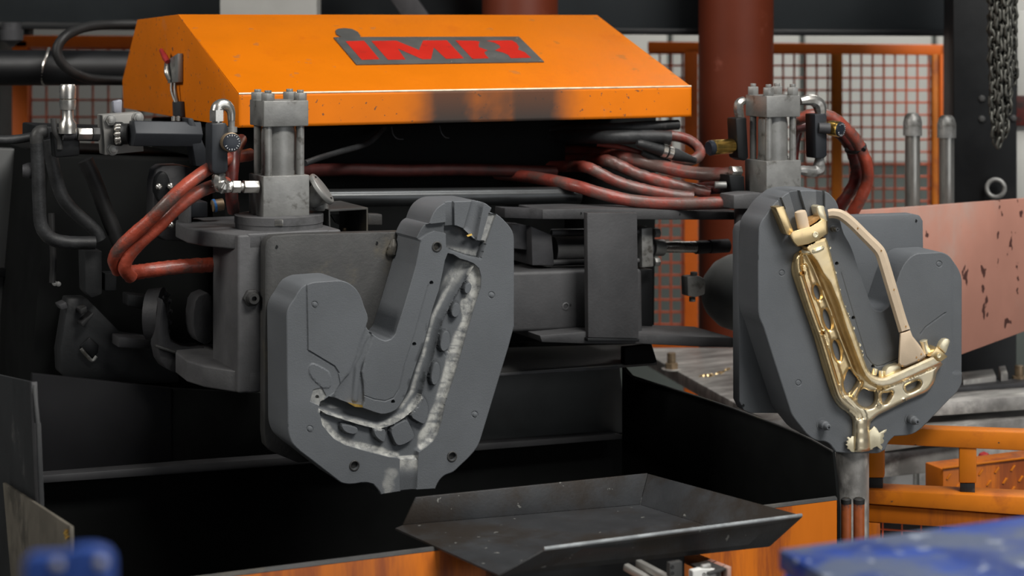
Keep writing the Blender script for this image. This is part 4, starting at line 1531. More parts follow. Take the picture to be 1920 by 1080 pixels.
def shade_scuff1(P):
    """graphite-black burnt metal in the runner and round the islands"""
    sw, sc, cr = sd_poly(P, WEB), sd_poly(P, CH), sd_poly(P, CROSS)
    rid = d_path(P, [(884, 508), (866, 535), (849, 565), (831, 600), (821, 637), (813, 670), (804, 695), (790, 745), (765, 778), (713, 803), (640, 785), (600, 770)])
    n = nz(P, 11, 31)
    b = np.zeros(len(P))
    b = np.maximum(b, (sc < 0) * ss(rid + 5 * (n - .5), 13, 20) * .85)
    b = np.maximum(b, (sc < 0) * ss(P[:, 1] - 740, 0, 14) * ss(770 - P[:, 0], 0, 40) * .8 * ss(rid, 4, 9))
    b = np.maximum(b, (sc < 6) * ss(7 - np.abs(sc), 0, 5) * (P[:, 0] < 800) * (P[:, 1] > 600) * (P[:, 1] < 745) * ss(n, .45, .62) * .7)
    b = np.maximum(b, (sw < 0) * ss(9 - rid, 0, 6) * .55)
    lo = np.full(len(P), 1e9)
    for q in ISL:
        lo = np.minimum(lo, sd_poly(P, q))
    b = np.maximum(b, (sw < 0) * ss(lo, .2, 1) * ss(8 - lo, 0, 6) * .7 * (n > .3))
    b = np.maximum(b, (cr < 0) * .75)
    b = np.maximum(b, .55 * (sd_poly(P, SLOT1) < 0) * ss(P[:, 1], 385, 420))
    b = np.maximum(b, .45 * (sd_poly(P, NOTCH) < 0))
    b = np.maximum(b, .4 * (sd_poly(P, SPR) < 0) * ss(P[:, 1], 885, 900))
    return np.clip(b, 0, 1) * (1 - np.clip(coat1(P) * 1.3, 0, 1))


G3 = (-1.8, -.7, 0, .7, 1.8)
GRV = [(574.5, 533), (577, 657), (627, 687), (635, 699)]
RIDGE = [(884, 508), (866, 535), (849, 565), (831, 600), (821, 637), (813, 670), (804, 695), (790, 745), (765, 778), (740, 795), (713, 803), (640, 785), (600, 768)]
F1 = FM
die1 = thing('casting_die', 'open grey half of the mould with an empty carved cavity, hanging left of centre', 'casting die', F1.p(740, 925, 0.06), RZ)
F1FE = [CH, WEB, SPR, CROSS, NOTCH, SLOT1, SLOT2, SLOT3, FAN, STRIP, PAD, TAB] + ISL + [ell(x, y, 7, 7) for x, y in BUSH1] + [ell(x, y, 3.2, 3.2, 0, 10) for x, y in SMALL1] \
    + [ell(x, y, 4.6, 4.6) for x, y in PINS1] + [ell(x, y, 6.4, 6.4) for x, y in PINS1]
body = relief('die_block', F1, smooth_outline(D1_OUT), h_die1, M['die'], die1, 2.4, 0.118, feats=F1FE, attr=coat1, attr2=shade_scuff1, lines=[(LINE1, G3), (GRV, (-2.2, -1.2, 0, 1.2, 2.2)), (PAD + PAD[:1], (-2, -1, 0, 1)), (RIDGE, (-3, -1.2, 0, 1.2, 3))])
for x, y in BUSH1:
    bm = B()
    lathe(bm, F1.p(x, y, 0.004), -F1.N, [(0, rpx(10.5, F1.O)), (0.0055, rpx(10.0, F1.O)), (0.0062, rpx(9.0, F1.O)), (0.0062, rpx(8.0, F1.O)), (0.005, rpx(7.2, F1.O)), (0.0, rpx(7.0, F1.O))], 26)
    mk('guide_bush', bm, M['plate'], die1, label='round guide bush with a dark bore')
for x, y in PINS1:
    bm = B()
    lathe(bm, F1.p(x, y, 0.004), -F1.N, [(0, rpx(4.6, F1.O)), (0.0046, rpx(4.5, F1.O)), (0.0050, rpx(3.9, F1.O)), (0.005, 0)], 18)
    mk('ejector_pin', bm, M['die'], die1)
# the residue of gold metal left in two recesses
for q in ([(875, 441), (884, 438), (886, 441), (877, 444)], [(652, 755), (680, 760), (680, 764), (666, 763)]):
    slab('brass_fleck', F1, q, -0.0005, 0.006, M['brass'], die1, 0.0, label='glinting fleck of brass left in the recess')

# mounting plate behind the left die
P1 = [(497, 462), (501, 450), (512, 442), (560, 439), (757, 434), (850, 429), (850, 840), (560, 868), (511, 848), (499, 835), (496, 810)]
pl1 = thing('mounting_plate', 'stained steel mounting plate with rounded corner bolted behind the empty left die', 'mounting plate', F1.p(640, 880, 0.13), RZ)
slab('plate_body', F1, P1, 0.1195, 0.150, M['plate'], pl1, 0.003)
for x, y in ((518, 463), (706, 456)):
    bm = B()
    cyl(bm, F1.p(x, y, 0.1215), F1.p(x, y, 0.1190), 0.0036, 14)
    mk('bolt_hole', bm, M['black'], pl1, label='small dark bolt hole')
bm = B()
tube(bm, [F1.p(738, 449, 0.118), F1.p(737, 462, 0.115), F1.p(733, 474, 0.116), F1.p(731, 481, 0.119)], [0.004, 0.009, 0.010, 0.004], 10, 3, 0.15)
mk('weld_lump', bm, M['plate'], pl1)

# ------------------------------------------------------------------ the right die with the casting
F2 = Frame(16, 1610, 600, 3.96)
D2_OUT = [(1423, 433), (1425, 422), (1429, 413), (1435, 405), (1448, 386), (1463, 372), (1477, 362), (1487, 359), (1498, 357.5), (1530, 357.5), (1547, 359), (1555, 363), (1560, 368),
          (1568, 378), (1572, 388), (1575, 410), (1582, 437), (1593, 457), (1603, 483), (1618, 530), (1633, 570), (1637, 577), (1642, 582), (1652, 584), (1661, 579), (1668, 570),
          (1682, 527), (1688, 510), (1698, 492), (1704, 485), (1710, 480), (1723, 475), (1763, 473), (1777, 478), (1788, 490), (1798, 505), (1803, 518), (1804.5, 540), (1804, 715),
          (1799, 728), (1792, 738), (1783, 746), (1753, 777), (1733, 798), (1720, 809), (1710, 814), (1677, 818), (1667, 828), (1660, 843), (1645, 850), (1593, 850), (1568, 848), (1562, 840), (1555, 832),
          (1545, 827.5), (1533, 826.5), (1520, 820), (1500, 798), (1492, 788), (1483, 773), (1448, 665), (1433, 617), (1424, 595), (1422, 580), (1421.5, 500)]
S2A = [(1478, 352), (1498, 352), (1511, 396), (1492, 402)]
S2B = [(1531, 350), (1546, 350), (1547, 388), (1531, 388)]
S2C = [(1458, 370), (1463, 366), (1473, 392), (1465, 394)]
PINS2 = [(1466, 512), (1497, 718), (1761, 495)]
LINE2 = [(1577, 512), (1600, 590), (1624, 668), (1634, 682), (1645, 687), (1656, 685), (1700, 665)]


def h_die2(P):
    z = wall(P, S2A, 8.0)
    z = np.maximum(z, wall(P, S2B, 7.0))
    z = np.maximum(z, wall(P, S2C, 5.0))
    z = np.maximum(z, 1.2 * ss(1.3 - d_path(P, LINE2), 0, 0.9))
    z = np.maximum(z, 2.6 * ss(1.5 - d_path(P, [(1727, 625), (1735, 614), (1772, 587)]), 0, 1.2))
    z = z - 1.6 * ss(1.4 - d_path(P, [(1736, 626), (1744, 616), (1762, 605), (1768, 606)]), 0, 1.4)
    z = np.maximum(z, 2.0 * ss(1786 - P[:, 0], 1.5, -1.5) * (P[:, 1] > 480) * (P[:, 1] < 700) * 0.8)
    for x, y in PINS2:
        d = np.hypot(P[:, 0] - x, P[:, 1] - y)
        z = np.maximum(z, 1.4 * ss(1.5 - np.abs(d - 5.2), 0, 1.1))
    for x, y in ((1569, 494), (1600, 596), (1637, 687)):
        d = np.hypot(P[:, 0] - x, P[:, 1] - y)
        z = np.maximum(z, 12 * ss(3.0 - d, -0.6, 0.6))
    return -z * MM


die2 = thing('casting_die', 'slate grey mould half on the right that still holds the shiny brass casting', 'casting die', F2.p(1600, 850, 0.06), F2.a)
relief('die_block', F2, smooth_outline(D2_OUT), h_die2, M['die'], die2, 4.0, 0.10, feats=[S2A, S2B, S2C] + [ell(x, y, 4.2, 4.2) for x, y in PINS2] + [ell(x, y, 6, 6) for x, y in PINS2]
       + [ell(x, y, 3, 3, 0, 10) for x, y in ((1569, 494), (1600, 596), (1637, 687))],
       attr2=lambda P: np.clip(.55 * ((sd_poly(P, S2A) < 0) | (sd_poly(P, S2B) < 0) | (sd_poly(P, S2C) < 0)), 0, 1),  # slot floors painted darker for the shade inside them
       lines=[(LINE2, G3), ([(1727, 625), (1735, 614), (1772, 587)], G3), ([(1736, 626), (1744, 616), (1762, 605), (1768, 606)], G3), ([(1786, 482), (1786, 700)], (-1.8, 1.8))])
for x, y, r, h in ((1541, 795, 8.5, .034), (1706, 785, 8.5, .034), (1561, 428, 6.5, .024)):
    bm = B()
    r *= 1.1 * MM
    lathe(bm, F2.p(x, y, 0.002), -F2.N, [(0, r * 1.45), (0.003, r * 1.4), (0.003, r), (h * .55, r), (h * .62, r * .72), (h - .002, r * .66), (h, r * .5)], 20)
    o = mk('guide_pin', bm, M['die'], die2)
    bm = B()
    cyl(bm, F2.p(x, y, 0.002) - F2.N * (h - .001), F2.p(x, y, 0.002) - F2.N * (h + .0008), r * .22, 10)
    mk('pin_hole', bm, M['black'], o)

P2 = [(1370, 436), (1373, 424), (1383, 416), (1480, 411), (1590, 405), (1712, 401), (1725, 404), (1731, 414), (1732, 480), (1732, 740), (1450, 775), (1392, 775), (1379, 769), (1371, 752)]
pl2 = thing('mounting_plate', 'dark grey mounting plate showing behind the mould half with the brass casting', 'mounting plate', F2.p(1550, 775, 0.12), F2.a)
P2F = [(x + (15 if x < 1460 else 0), y) for x, y in P2]
slab('plate_body', F2, P2F, 0.1015, 0.137, M['die'], pl2, 0.003)
for x, y in ((1717, 414), (1393, 760)):
    bm = B()
    cyl(bm, F2.p(x, y, 0.1035), F2.p(x, y, 0.1010), 0.0034, 14)
    mk('bolt_hole', bm, M['black'], pl2, label='small dark bolt hole')

# ------------------------------------------------------------------ brass casting (held by the right die)
CAST = [(1508, 466), (1500, 470), (1493, 477), (1488, 487), (1485, 500), (1487, 518), (1507, 575), (1527, 633), (1541, 683), (1552, 718), (1560, 740), (1566, 752), (1574, 763), (1592, 776), (1599, 784),
        (1600.5, 795), (1600, 815), (1598, 847), (1615, 848), (1637, 843), (1634, 820), (1631, 803), (1633, 791), (1645, 780), (1670, 767), (1695, 754), (1722, 742), (1739, 734), (1748, 724), (1754, 712), (1756, 700),
        (1768, 683), (1752, 667), (1666, 706), (1655, 709), (1644, 707), (1633, 700), (1624, 686), (1604, 628), (1580, 563), (1568, 515), (1551, 452), (1548, 446), (1520, 455)]
BAR = [(1506, 466), (1528, 493), (1540, 516), (1553, 533), (1569, 572), (1583, 617), (1598, 658), (1611, 692), (1619, 708), (1630, 720), (1643, 727), (1656, 729), (1672, 726), (1690, 719), (1768, 684),
       (1752, 667), (1666, 706), (1655, 709), (1644, 707), (1633, 700), (1624, 686), (1604, 628), (1580, 563), (1568, 515), (1551, 452), (1548, 444)]
CASTS = smooth_outline(CAST)
BARX = BAR[:15] + [(1774, 690), (1758, 659), (1666, 699), (1655, 702), (1648, 700), (1640, 695), (1632, 683), (1611, 626), (1587, 561), (1575, 513), (1558, 450), (1553, 438)]
H1 = ell(1532, 548, 5.5, 14, -14, 18)
H2 = ell(1551, 599, 6, 20, -16, 20)
H3 = ell(1569, 657, 6, 20, -14, 20)
H4 = catmull([(1591, 693), (1599, 699), (1609, 714), (1599, 730), (1588, 737), (1582, 718)], 3, True)
H5 = catmull([(1618, 729), (1630, 733), (1641, 736), (1642, 752), (1634, 763), (1621, 763), (1609, 755), (1609, 743)], 3, True)
H6 = catmull([(1654, 738), (1664, 737), (1672, 735), (1669, 744), (1661, 755), (1654, 753)], 3, True)
H7 = catmull([(1699, 724), (1710, 718), (1721, 714), (1725, 718), (1720, 727), (1706, 734), (1700, 731)], 3, True)
HOLES = [H1, H2, H3, H4, H5, H6, H7]
RAIL = [tuple(p) for p in catmull([(1497, 482), (1497, 500), (1502, 522), (1520, 578), (1540, 634), (1556, 686), (1567, 722), (1576, 746), (1590, 760), (1606, 772), (1614, 786)], 4)]
RAIL2 = [tuple(p) for p in catmull([(1509, 500), (1516, 530), (1535, 585), (1555, 645), (1572, 700), (1584, 738), (1600, 757), (1618, 771), (1622, 786)], 4)]


def h_cast(P):
    z = np.full(len(P), 9.0)
    sb = -sd_poly(P, BARX)
    left = d_path(P, BAR[:15])
    bar = 13 + 19 * ss(left, 0.6, 6.5)
    # flat rear strip along the bar's left side
    s1 = d_path(P, [(1512, 478), (1526, 505), (1542, 545), (1556, 580), (1574, 630), (1592, 675), (1603, 705)])
    z = np.maximum(z, np.where(sb < 0, 13 - s1 * 0.7, 0))
    r = d_path(P, RAIL)
    z = np.maximum(z, (24 - 6 * ss(P[:, 1], 745, 780)) * np.sqrt(np.clip(1 - (r / 9.5) ** 2, 0, 1)))
    r2 = d_path(P, RAIL2)
    z = np.maximum(z, 19 * ss(6.5 - r2, 0, 3) * (r2 < 6.5))
    # lower web and sprue
    lw = ss(P[:, 1] - (748 - 0.43 * (P[:, 0] - 1600)), 0, 9) * (P[:, 0] > 1590)
    z = np.maximum(z, 17 * lw)
    strut = np.minimum(d_path(P, [(1612, 719), (1601, 742)]) / 1.2, d_path(P, [(1647, 734), (1648, 762)]))
    z = np.maximum(z, 20 * np.sqrt(np.clip(1 - (strut / 6.5) ** 2, 0, 1)))
    sp = d_path(P, [(1616, 782), (1616, 848)])
    z = np.where((P[:, 1] > 786), np.maximum(8, 21 * np.sqrt(np.clip(1 - (sp / 19) ** 2, 0, 1)) + 0.3 * np.sin(P[:, 1] * .35)), z)
    so = -sd_poly(P, CASTS)
    z = z * (0.45 + 0.55 * ss(so, -1, 5))
    so2 = ss(so, 0.2, 3.2)
    z = np.where(sb > 0, np.maximum(z, bar * (0.965 + 0.035 * so2)), z)
    lo = np.full(len(P), 1e9)
    for q in HOLES:
        lo = np.minimum(lo, sd_poly(P, q))
    z = z * (0.55 + 0.45 * ss(lo, -0.5, 5))
    for x, y, R in ((1504, 512, 4), (1542, 624, 4), (1695, 752, 3.5)):
        d = np.hypot(P[:, 0] - x, P[:, 1] - y)
        z = z + 3 * ss(1.5 - np.abs(d - R), 0, 1.2) - 5 * ss(R - d, -1, 1)
    z = z + 0.25 * (nz(P, 14, 4) - .5)
    return z * MM


def pale(P):
    """paler scuffed brass on the lower web, the sprue and the lower arm"""
    f = ss(P[:, 1] + 0.42 * (P[:, 0] - 1600), 700, 760) * (sd_poly(P, BAR) > -30)
    return np.clip(f * .85 + .25 * (sd_poly(P, BAR) < -6) + .3 * (nz(P, 12, 6) - .5), 0, 1)


cast = thing('brass_casting', 'shiny raw brass casting with lattice web and cream core rod', 'casting', F2.p(1616, 848, -0.01), F2.a)
relief('frame_body', F2, CASTS, h_cast, M['gold'], cast, 2.0, -0.0008, holes=HOLES, feats=[], back=False, ang=62, edge=0.0, own_depth=True, attr=pale,
       lines=[(RAIL, (-9.2, -7, -3.5, 0, 3.5, 7)), (RAIL2, (-6, -3.6, 3.6, 6.2)), (BAR[:15], (-7, -6.2, -3.4, -.6, .6)), ([(1612, 719), (1601, 742)], (-6, -3, 0, 3, 6)), ([(1647, 734), (1648, 762)], (-6, -3, 0, 3, 6))])
COL = [(1478, 441), (1484, 434), (1500, 429), (1521, 424), (1534, 416), (1541, 411), (1552, 413), (1553, 438), (1536, 450), (1516, 459), (1494, 463), (1487, 456)]
bm = B()
fr = [F2.p(x, y, -0.040) for x, y in COL]
cenp = sum(fr, Vector()) / len(fr)
loft(bm, [cenp + (q - cenp) * 0.93 for q in fr], [F2.p(x, y, -0.001) for x, y in COL])
cl = mk('collar', bm, M['gold'], cast, 0.0012, 25, label='faceted brass collar at the upper end')
bm = B()
q = F2.p(1529, 440, -0.041)
lathe(bm, q + F2.N * .001, -F2.N, [(0, .0062), (.0022, .006), (.0024, .0042), (.0008, .003), (.0008, 0)], 20)
mk('ejector_mark', bm, M['goldpale'], cl)
bm = B()
prism(bm, [F2.p(x, y, -0.030) for x, y in ((1454, 389), (1470, 387), (1488, 433), (1484, 443), (1475, 440))], F2.N * 0.029)
mk('riser_post', bm, M['gold'], cast, 0.0015)
bm = B()
prism(bm, [F2.p(x, y, -0.032) for x, y in ((1531, 388), (1535, 386), (1546, 386), (1548, 397), (1550, 404), (1553, 416), (1540, 414), (1534, 402))], F2.N * 0.031)
mk('riser_post', bm, M['goldpale'], cast, 0.003)
bm = B()
ring(bm, F2.p(1525, 466, -0.010), F2.p(1516, 440, 0) - F2.p(1531, 490, 0), 0.021, 0.006, 24, 8)
mk('neck_ring', bm, M['goldpale'], cast)
# sand core pieces: plug, collar fill, bent rod with a flared foot
bm = B()
lathe(bm, F2.p(1507, 427, -0.022), F2.p(1500, 396, -0.022) - F2.p(1507, 427, -0.022), [(0, .0125), (.030, .0122), (.0345, .0108), (.036, .007), (.036, 0)], 22)
mk('core_plug', bm, M['sand'], cast, label='cream sand-core plug in the collar')
bm = B()
prism(bm, [F2.p(x, y, -0.030) for x, y in ((1507, 428), (1512, 419), (1526, 408), (1537, 405), (1538, 410), (1530, 417), (1518, 424))], F2.N * .028)
mk('core_fill', bm, M['burnt'], cast, 0.002, label='scorched brown sand in the collar mouth')


def flatrod(bm, pts, depth, v):
    """rod with a chamfered square section: pts (px, py, half width px)"""
    n = len(pts)
    rings = []
    for i, (x, y, hw) in enumerate(pts):
        a, b = pts[max(i - 1, 0)], pts[min(i + 1, n - 1)]
        dx, dy = b[0] - a[0], b[1] - a[1]
        L = math.hypot(dx, dy)
        nx, ny = -dy / L, dx / L
        k = 0.45
        row = []
        for s, dv in ((-1, 0.0), (-1, -depth * .62), (-k, -depth), (k, -depth), (1, -depth * .62), (1, 0.0)):
            row.append(bm.verts.new(F2.p(x + nx * hw * s, y + ny * hw * s, v + dv)))
        rings.append(row)
    for a, b in zip(rings, rings[1:]):
        for j in range(6):
            bm.faces.new([a[j], b[j], b[(j + 1) % 6], a[(j + 1) % 6]])
    bm.faces.new(rings[0])
    bm.faces.new(rings[-1][::-1])


RODP = [tuple(p) for p in catmull([(1553, 401, 8.4), (1562, 400, 9.0), (1574, 402, 9.5), (1586, 409, 10.1), (1600, 421, 10.1), (1622, 443, 10.1), (1643, 464, 10.6), (1651, 475, 10.6), (1656, 489, 10.6), (1666, 522, 10.6), (1678, 562, 10.6), (1690, 602, 10.6), (1696, 620, 11.2)], 3)]
bm = B()
flatrod(bm, RODP, 0.024, -0.016)
rod = mk('core_rod', bm, M['sand'], cast, 0.0, 30, label='matte cream sand-core rod bent beside the frame')
fl = [(1687, 622), (1706, 617), (1711, 630), (1727, 650), (1738, 668), (1726, 677), (1697, 689), (1688, 689), (1684, 682), (1685, 655)]
bm = B()
fr = [F2.p(x, y, -0.044) for x, y in fl]
cenp = sum(fr, Vector()) / len(fr)
loft(bm, [cenp + (q - cenp) * 0.9 for q in fr], [F2.p(x, y, -0.012) for x, y in fl])
mk('core_foot', bm, M['sand'], cast, 0.002, label='flared cream foot of the sand core')
for x, y, v in ((1608, 428, -.0405), (1652, 470, -.0405), (1676, 543, -.0405), (1698, 612, -.0405), (1718, 670, -.0445), (1727, 664, -.0445), (1722, 675, -.0445), (1692, 686, -.0445)):
    bm = B()
    cyl(bm, F2.p(x, y, v + .003), F2.p(x, y, v), 0.0022, 10)
    mk('vent_mark', bm, M['burnt'], rod)
# fittings at the lower right end
fit = thing
bm = B()
prism(bm, [F2.p(x, y, -0.040) for x, y in ((1743, 669), (1757, 650), (1778, 669), (1764, 679), (1754, 668))], F2.N * .034)
b1 = mk('end_block', bm, M['gold'], cast, 0.002)
bm = B()
lathe(bm, F2.p(1760, 667, -0.0395), -F2.N, [(0, .0045), (.002, .0044), (.002, .003), (.0006, .002), (.0006, 0)], 16)
mk('ejector_mark', bm, M['goldpale'], b1)
bm = B()
prism(bm, [F2.p(x, y, -0.036) for x, y in ((1761, 652), (1766, 641), (1771, 636), (1779, 635), (1783, 639), (1779, 650), (1774, 664))], F2.N * .016)
mk('end_tab', bm, M['goldpale'], cast, 0.003)
bm = B()
lathe(bm, F2.p(1737, 662, -0.018), F2.p(1731, 637, -.018) - F2.p(1737, 662, -.018), [(0, .009), (.008, .0092), (.012, .0075), (.022, .0075), (.027, .0085), (.028, .007), (.028, 0)], 18)
mk('end_stub', bm, M['goldpale'], cast)
for a, b, r in (((1638, 703), (1641, 691), .0055), ((1652, 706), (1652, 695), .0058)):
    bm = B()
    cyl(bm, F2.p(*a, -0.012), F2.p(*b, -0.012), r, 14)
    mk('feeder_peg', bm, M['goldpale'], cast, 0.0008)
bm = B()
prism(bm, [F2.p(x, y, -0.022) for x, y in catmull([(1660, 706), (1661, 696), (1667, 688), (1680, 684), (1688, 683), (1690, 694)], 3)], F2.N * .02)
mk('feeder_lip', bm, M['goldpale'], cast, 0.002)
# thin jagged flash at the sprue and crumbs of flash along the bar
FL1 = [(1630, 809), (1636, 803), (1639, 799), (1644, 803), (1647, 808), (1649, 812), (1652, 810), (1657, 807), (1663, 805), (1662, 809), (1657, 813), (1658, 818), (1655, 822), (1658, 826), (1656, 831),
       (1651, 833), (1655, 838), (1653, 844), (1648, 840), (1645, 837), (1639, 839), (1632, 844)]
FL2 = [(1602, 818), (1597, 818), (1595, 822), (1591, 819), (1588, 821), (1591, 825), (1587, 828), (1590, 831), (1586, 834), (1590, 837), (1589, 841), (1593, 843), (1596, 847), (1602, 848)]
for q in (FL1, FL2):
    slab('flash_fin', F2, q, -0.012, -0.009, M['goldpale'], cast, 0.0005, label='thin jagged fin of flash at the sprue')
random.seed(3)
for i in range(11):
    t = random.random()
    p = np.array(catmull([(1553, 452), (1568, 515), (1581, 563), (1605, 628), (1624, 684)], 15)[int(t * 59)])
    s = random.uniform(0.8, 2.2)
    q = [(p[0] + random.uniform(-1, 1) + s * math.cos(a) * .7 + 1, p[1] + s * 1.4 * math.sin(a)) for a in (0, 1.2, 2.4, 3.6, 4.9)]
    slab('flash_crumb', F2, q, -0.006, -0.001, M['goldpale'], cast, 0.0)
# ------------------------------------------------------------------ orange hood
VH = .44
hA, hB = FM.p(448, 178, VH), FM.p(448, 243, VH)
hC, hD_ = FM.p(1296, 160, VH), FM.p(1297, 216, VH)
uHL, uHR = FM.uv(hA)[0], FM.uv(hC)[0]
zf = (hA.z + hC.z) / 2
zb = (hB.z + hD_.z) / 2
e1 = FM.side(335, 27, hA)
e2 = FM.side(258, 37, hA)
e3 = FM.side(230, 150, hA)
e4 = FM.side(232, 206, hA)
hood = thing('machine_hood', 'big orange sheet-metal hood with a lettered plate, sooty front and toggle latch', 'hood', FM.w((uHL + uHR) / 2, VH + .2, zb), RZ)
prof = [(VH, hA.z), (FM.uv(e1)[1], e1.z), (FM.uv(e2)[1], e2.z), (FM.uv(e3)[1], e3.z), (FM.uv(e4)[1], zb), (VH, zb)]
# shell: bent sheet, open underneath
bm = B()
th = .004


def strip(bm, u0, u1, pr, t):
    """bent sheet along u, thickness t inwards"""
    n = len(pr)
    cy = sum(p[0] for p in pr) / n
    cz = zb
    inn = []
    for i, (v, z) in enumerate(pr):
        d = Vector((cy - v, cz - z))
        d = d.normalized() * t
        inn.append((v + d.x, z + d.y))
    full = list(pr) + inn[::-1]
    prism(bm, [FM.w(u0, v, z) for v, z in full], FM.T * (u1 - u0))


zR1 = FM.p(1296, 160, VH).z
strip(bm, uHL, uHR, [(VH + .0005, zf)] + prof[1:5], th)
mk('hood_shell', bm, M['orange'], hood, .0015, 30)
bm = B()
prism(bm, [FM.w(uHL - .0008, v, z) for v, z in prof], FM.T * .004)
mk('end_panel', bm, M['orangefront'], hood, .001)
bm = B()
prism(bm, [FM.w(uHR - .003, v, z) for v, z in prof], FM.T * .004)
mk('end_panel', bm, M['orangefront'], hood, .001)
# front panel with soot
nx_, ny_ = 160, 10
vv_, ff_, aa_ = [], [], []
for j in range(ny_ + 1):
    for i in range(nx_ + 1):
        u = uHL + (uHR - uHL) * i / nx_
        z = zb + (zf - zb) * j / ny_
        vv_.append(FM.w(u, VH - .0008, z))
        w0 = vv_[-1]
        px = 960 + FPX * w0.x / w0.y
        t = j / ny_
        g = lambda c, s: math.exp(-((px - c) / s) ** 2)
        s1 = max(g(852, 60), g(835, 45), g(1015, 52), g(990, 45), .72 * g(925, 95))
        q_ = np.array([[px, z * 900.0]])
        s1 = s1 * (1 + .3 * (nz(q_, 30, 40)[0] - .5)) + .08 * (nz(q_, 7, 41)[0] - .5) * (s1 > .08)
        aa_.append(max(0, min(1, 1.25 * s1)) * (1 - .12 * t) + .12 * g(700, 60) * (1 - t))
for j in range(ny_):
    for i in range(nx_):
        a = j * (nx_ + 1) + i
        ff_.append((a, a + 1, a + nx_ + 2, a + nx_ + 1))
o = mkraw('front_panel', vv_, ff_, M['orangefront'], hood, 30, {'soot': aa_})
md = o.modifiers.new('thickness', 'SOLIDIFY')
md.thickness = .003
md.offset = -1
bm = B()
tube(bm, [FM.w(uHL, VH + .0006, zf), FM.w(uHR, VH + .0006, zf)], .0024, 10, 1)
mk('front_edge', bm, mat('rubbed_edge', (.80, .62, .45, 1), .35, .2, .2, 40), hood, label='rubbed pale edge above the front panel')
# lettered plate on the slope
SN = (FM.w(0, prof[1][0], prof[1][1]) - FM.w(0, VH, zf)).cross(FM.T).normalized()
if SN.z < 0:
    SN = -SN
S0 = FM.w(uHL, VH, zf)


def slope(nm, poly, lift, thick, m, parent, bev=.0004):
    bm = B()
    prism(bm, [on_plane(x, y, S0 + SN * lift, SN) for x, y in poly], -SN * thick)
    return mk(nm, bm, m, parent, bev)


Z = lambda pts: [(600 + x / 4.17, 30 + y / 4.17) for x, y in pts]
pt = slope('logo_plate', Z([(105, 165), (170, 163), (128, 140), (120, 112), (140, 98), (190, 93), (250, 100), (295, 122), (315, 150), (316, 163), (1555, 160), (1752, 355), (285, 376)]), .0030, .003, M['logogrey'], hood)
for nm, q in (('letter', [(200, 197), (345, 193), (465, 337), (325, 341)]),
              ('letter', [(402, 195), (596, 192), (775, 266), (806, 191), (992, 190), (1124, 330), (985, 334), (890, 245), (868, 336), (800, 337), (606, 252), (668, 339), (532, 341)]),
              ('letter', [(1060, 191), (1215, 193), (1248, 200), (1240, 222), (1242, 243), (1312, 268), (1284, 280), (1292, 300), (1320, 330), (1192, 334)]),
              ('letter', [(1305, 192), (1500, 190), (1535, 210), (1556, 240), (1548, 262), (1600, 282), (1650, 325), (1492, 329), (1472, 303), (1440, 288), (1370, 268), (1412, 246), (1402, 226), (1362, 206)])):
    slope(nm, Z(q), .0036, .001, M['logored'], pt, 0)
for x, y in ((140, 178), (850, 176), (1540, 174), (300, 366), (1025, 356), (1722, 349)):
    q = on_plane(600 + x / 4.17, 30 + y / 4.17, S0 + SN * .003, SN)
    bm = B()
    lathe(bm, q, SN, [(0, .0022), (.001, .002), (.0014, 0)], 10)
    mk('rivet', bm, M['steelbright'], pt)
# toggle latch on the left end
LP = hA - FM.T * .002
ls = lambda x, y: FM.side(x, y, LP)
lt = [ls(324, 112), ls(343, 100), ls(343, 154), ls(324, 156)]
bm = B()
prism(bm, lt, -FM.T * .012)
la = mk('toggle_latch', bm, M['steel'], hood, .001, label='steel toggle latch with a red grip')
bm = B()
tube(bm, [ls(331, 150) - FM.T * .016, ls(330, 135) - FM.T * .022, ls(327, 118) - FM.T * .018], [.005, .006, .005], 10, 3)
mk('lever', bm, M['steelbright'], la)
bm = B()
tube(bm, [ls(329, 116) - FM.T * .018, ls(326, 108) - FM.T * .02, ls(320, 94) - FM.T * .022], [.006, .0075, .005], 10, 3)
mk('grip', bm, M['red'], la)
bm = B()
tube(bm, [ls(330, 154) - FM.T * .010, ls(332, 172) - FM.T * .012, ls(336, 192) - FM.T * .008], .0036, 8, 3)
tube(bm, [ls(336, 156) - FM.T * .010, ls(338, 175) - FM.T * .012, ls(339, 192) - FM.T * .008], .0028, 8, 3)
mk('hook_rod', bm, M['steel'], la)
bm = B()
prism(bm, [ls(331, 190), ls(345, 190), ls(347, 219), ls(332, 219)], -FM.T * .010)
mk('catch', bm, M['armdark'], la, .001)

# ------------------------------------------------------------------ black pipe, loop, strap, fittings at the left
VP = FM.uv(e3)[1] + .12
pp_ = thing('black_pipe', 'thick black pipe with a bright wire strap running behind the hood at the left', 'pipe', FM.p(100, 160, VP), RZ)
bm = B()
tube(bm, [FM.p(-80, 127, VP), FM.p(420, 128, VP)], rpx(33, FM.p(100, 128, VP)), 30, 1)
mk('pipe_body', bm, M['black'], pp_)
bm = B()
c = FM.p(89, 125, VP)
R = rpx(34.5, c)
tube(bm, [c + V(math.sin(t) * .004, -math.cos(t) * R, math.sin(t) * R) + FM.T * (.004 * math.sin(t * 2)) for t in [math.radians(a) for a in range(-95, 96, 10)]], .0036, 8, 1)
mk('strap', bm, M['steelbright'], pp_)
lo_ = thing('hose_loop', 'black rubber hose curving in a loop beside the orange hood', 'hose', FM.p(150, 160, .9), RZ)
bm = B()
tube(bm, [FM.p(x, y, v) for x, y, v in ((330, 45, VP), (220, 46, VP - .03), (165, 50, VP - .07), (125, 66, VP - .12), (107, 92, VP - .13), (116, 118, VP - .13), (145, 140, VP - .12), (190, 150, VP - .08), (320, 152, VP - .02))], rpx(11, FM.O) * 1.15, 16, 5)
mk('hose_run', bm, M['rubber'], lo_)

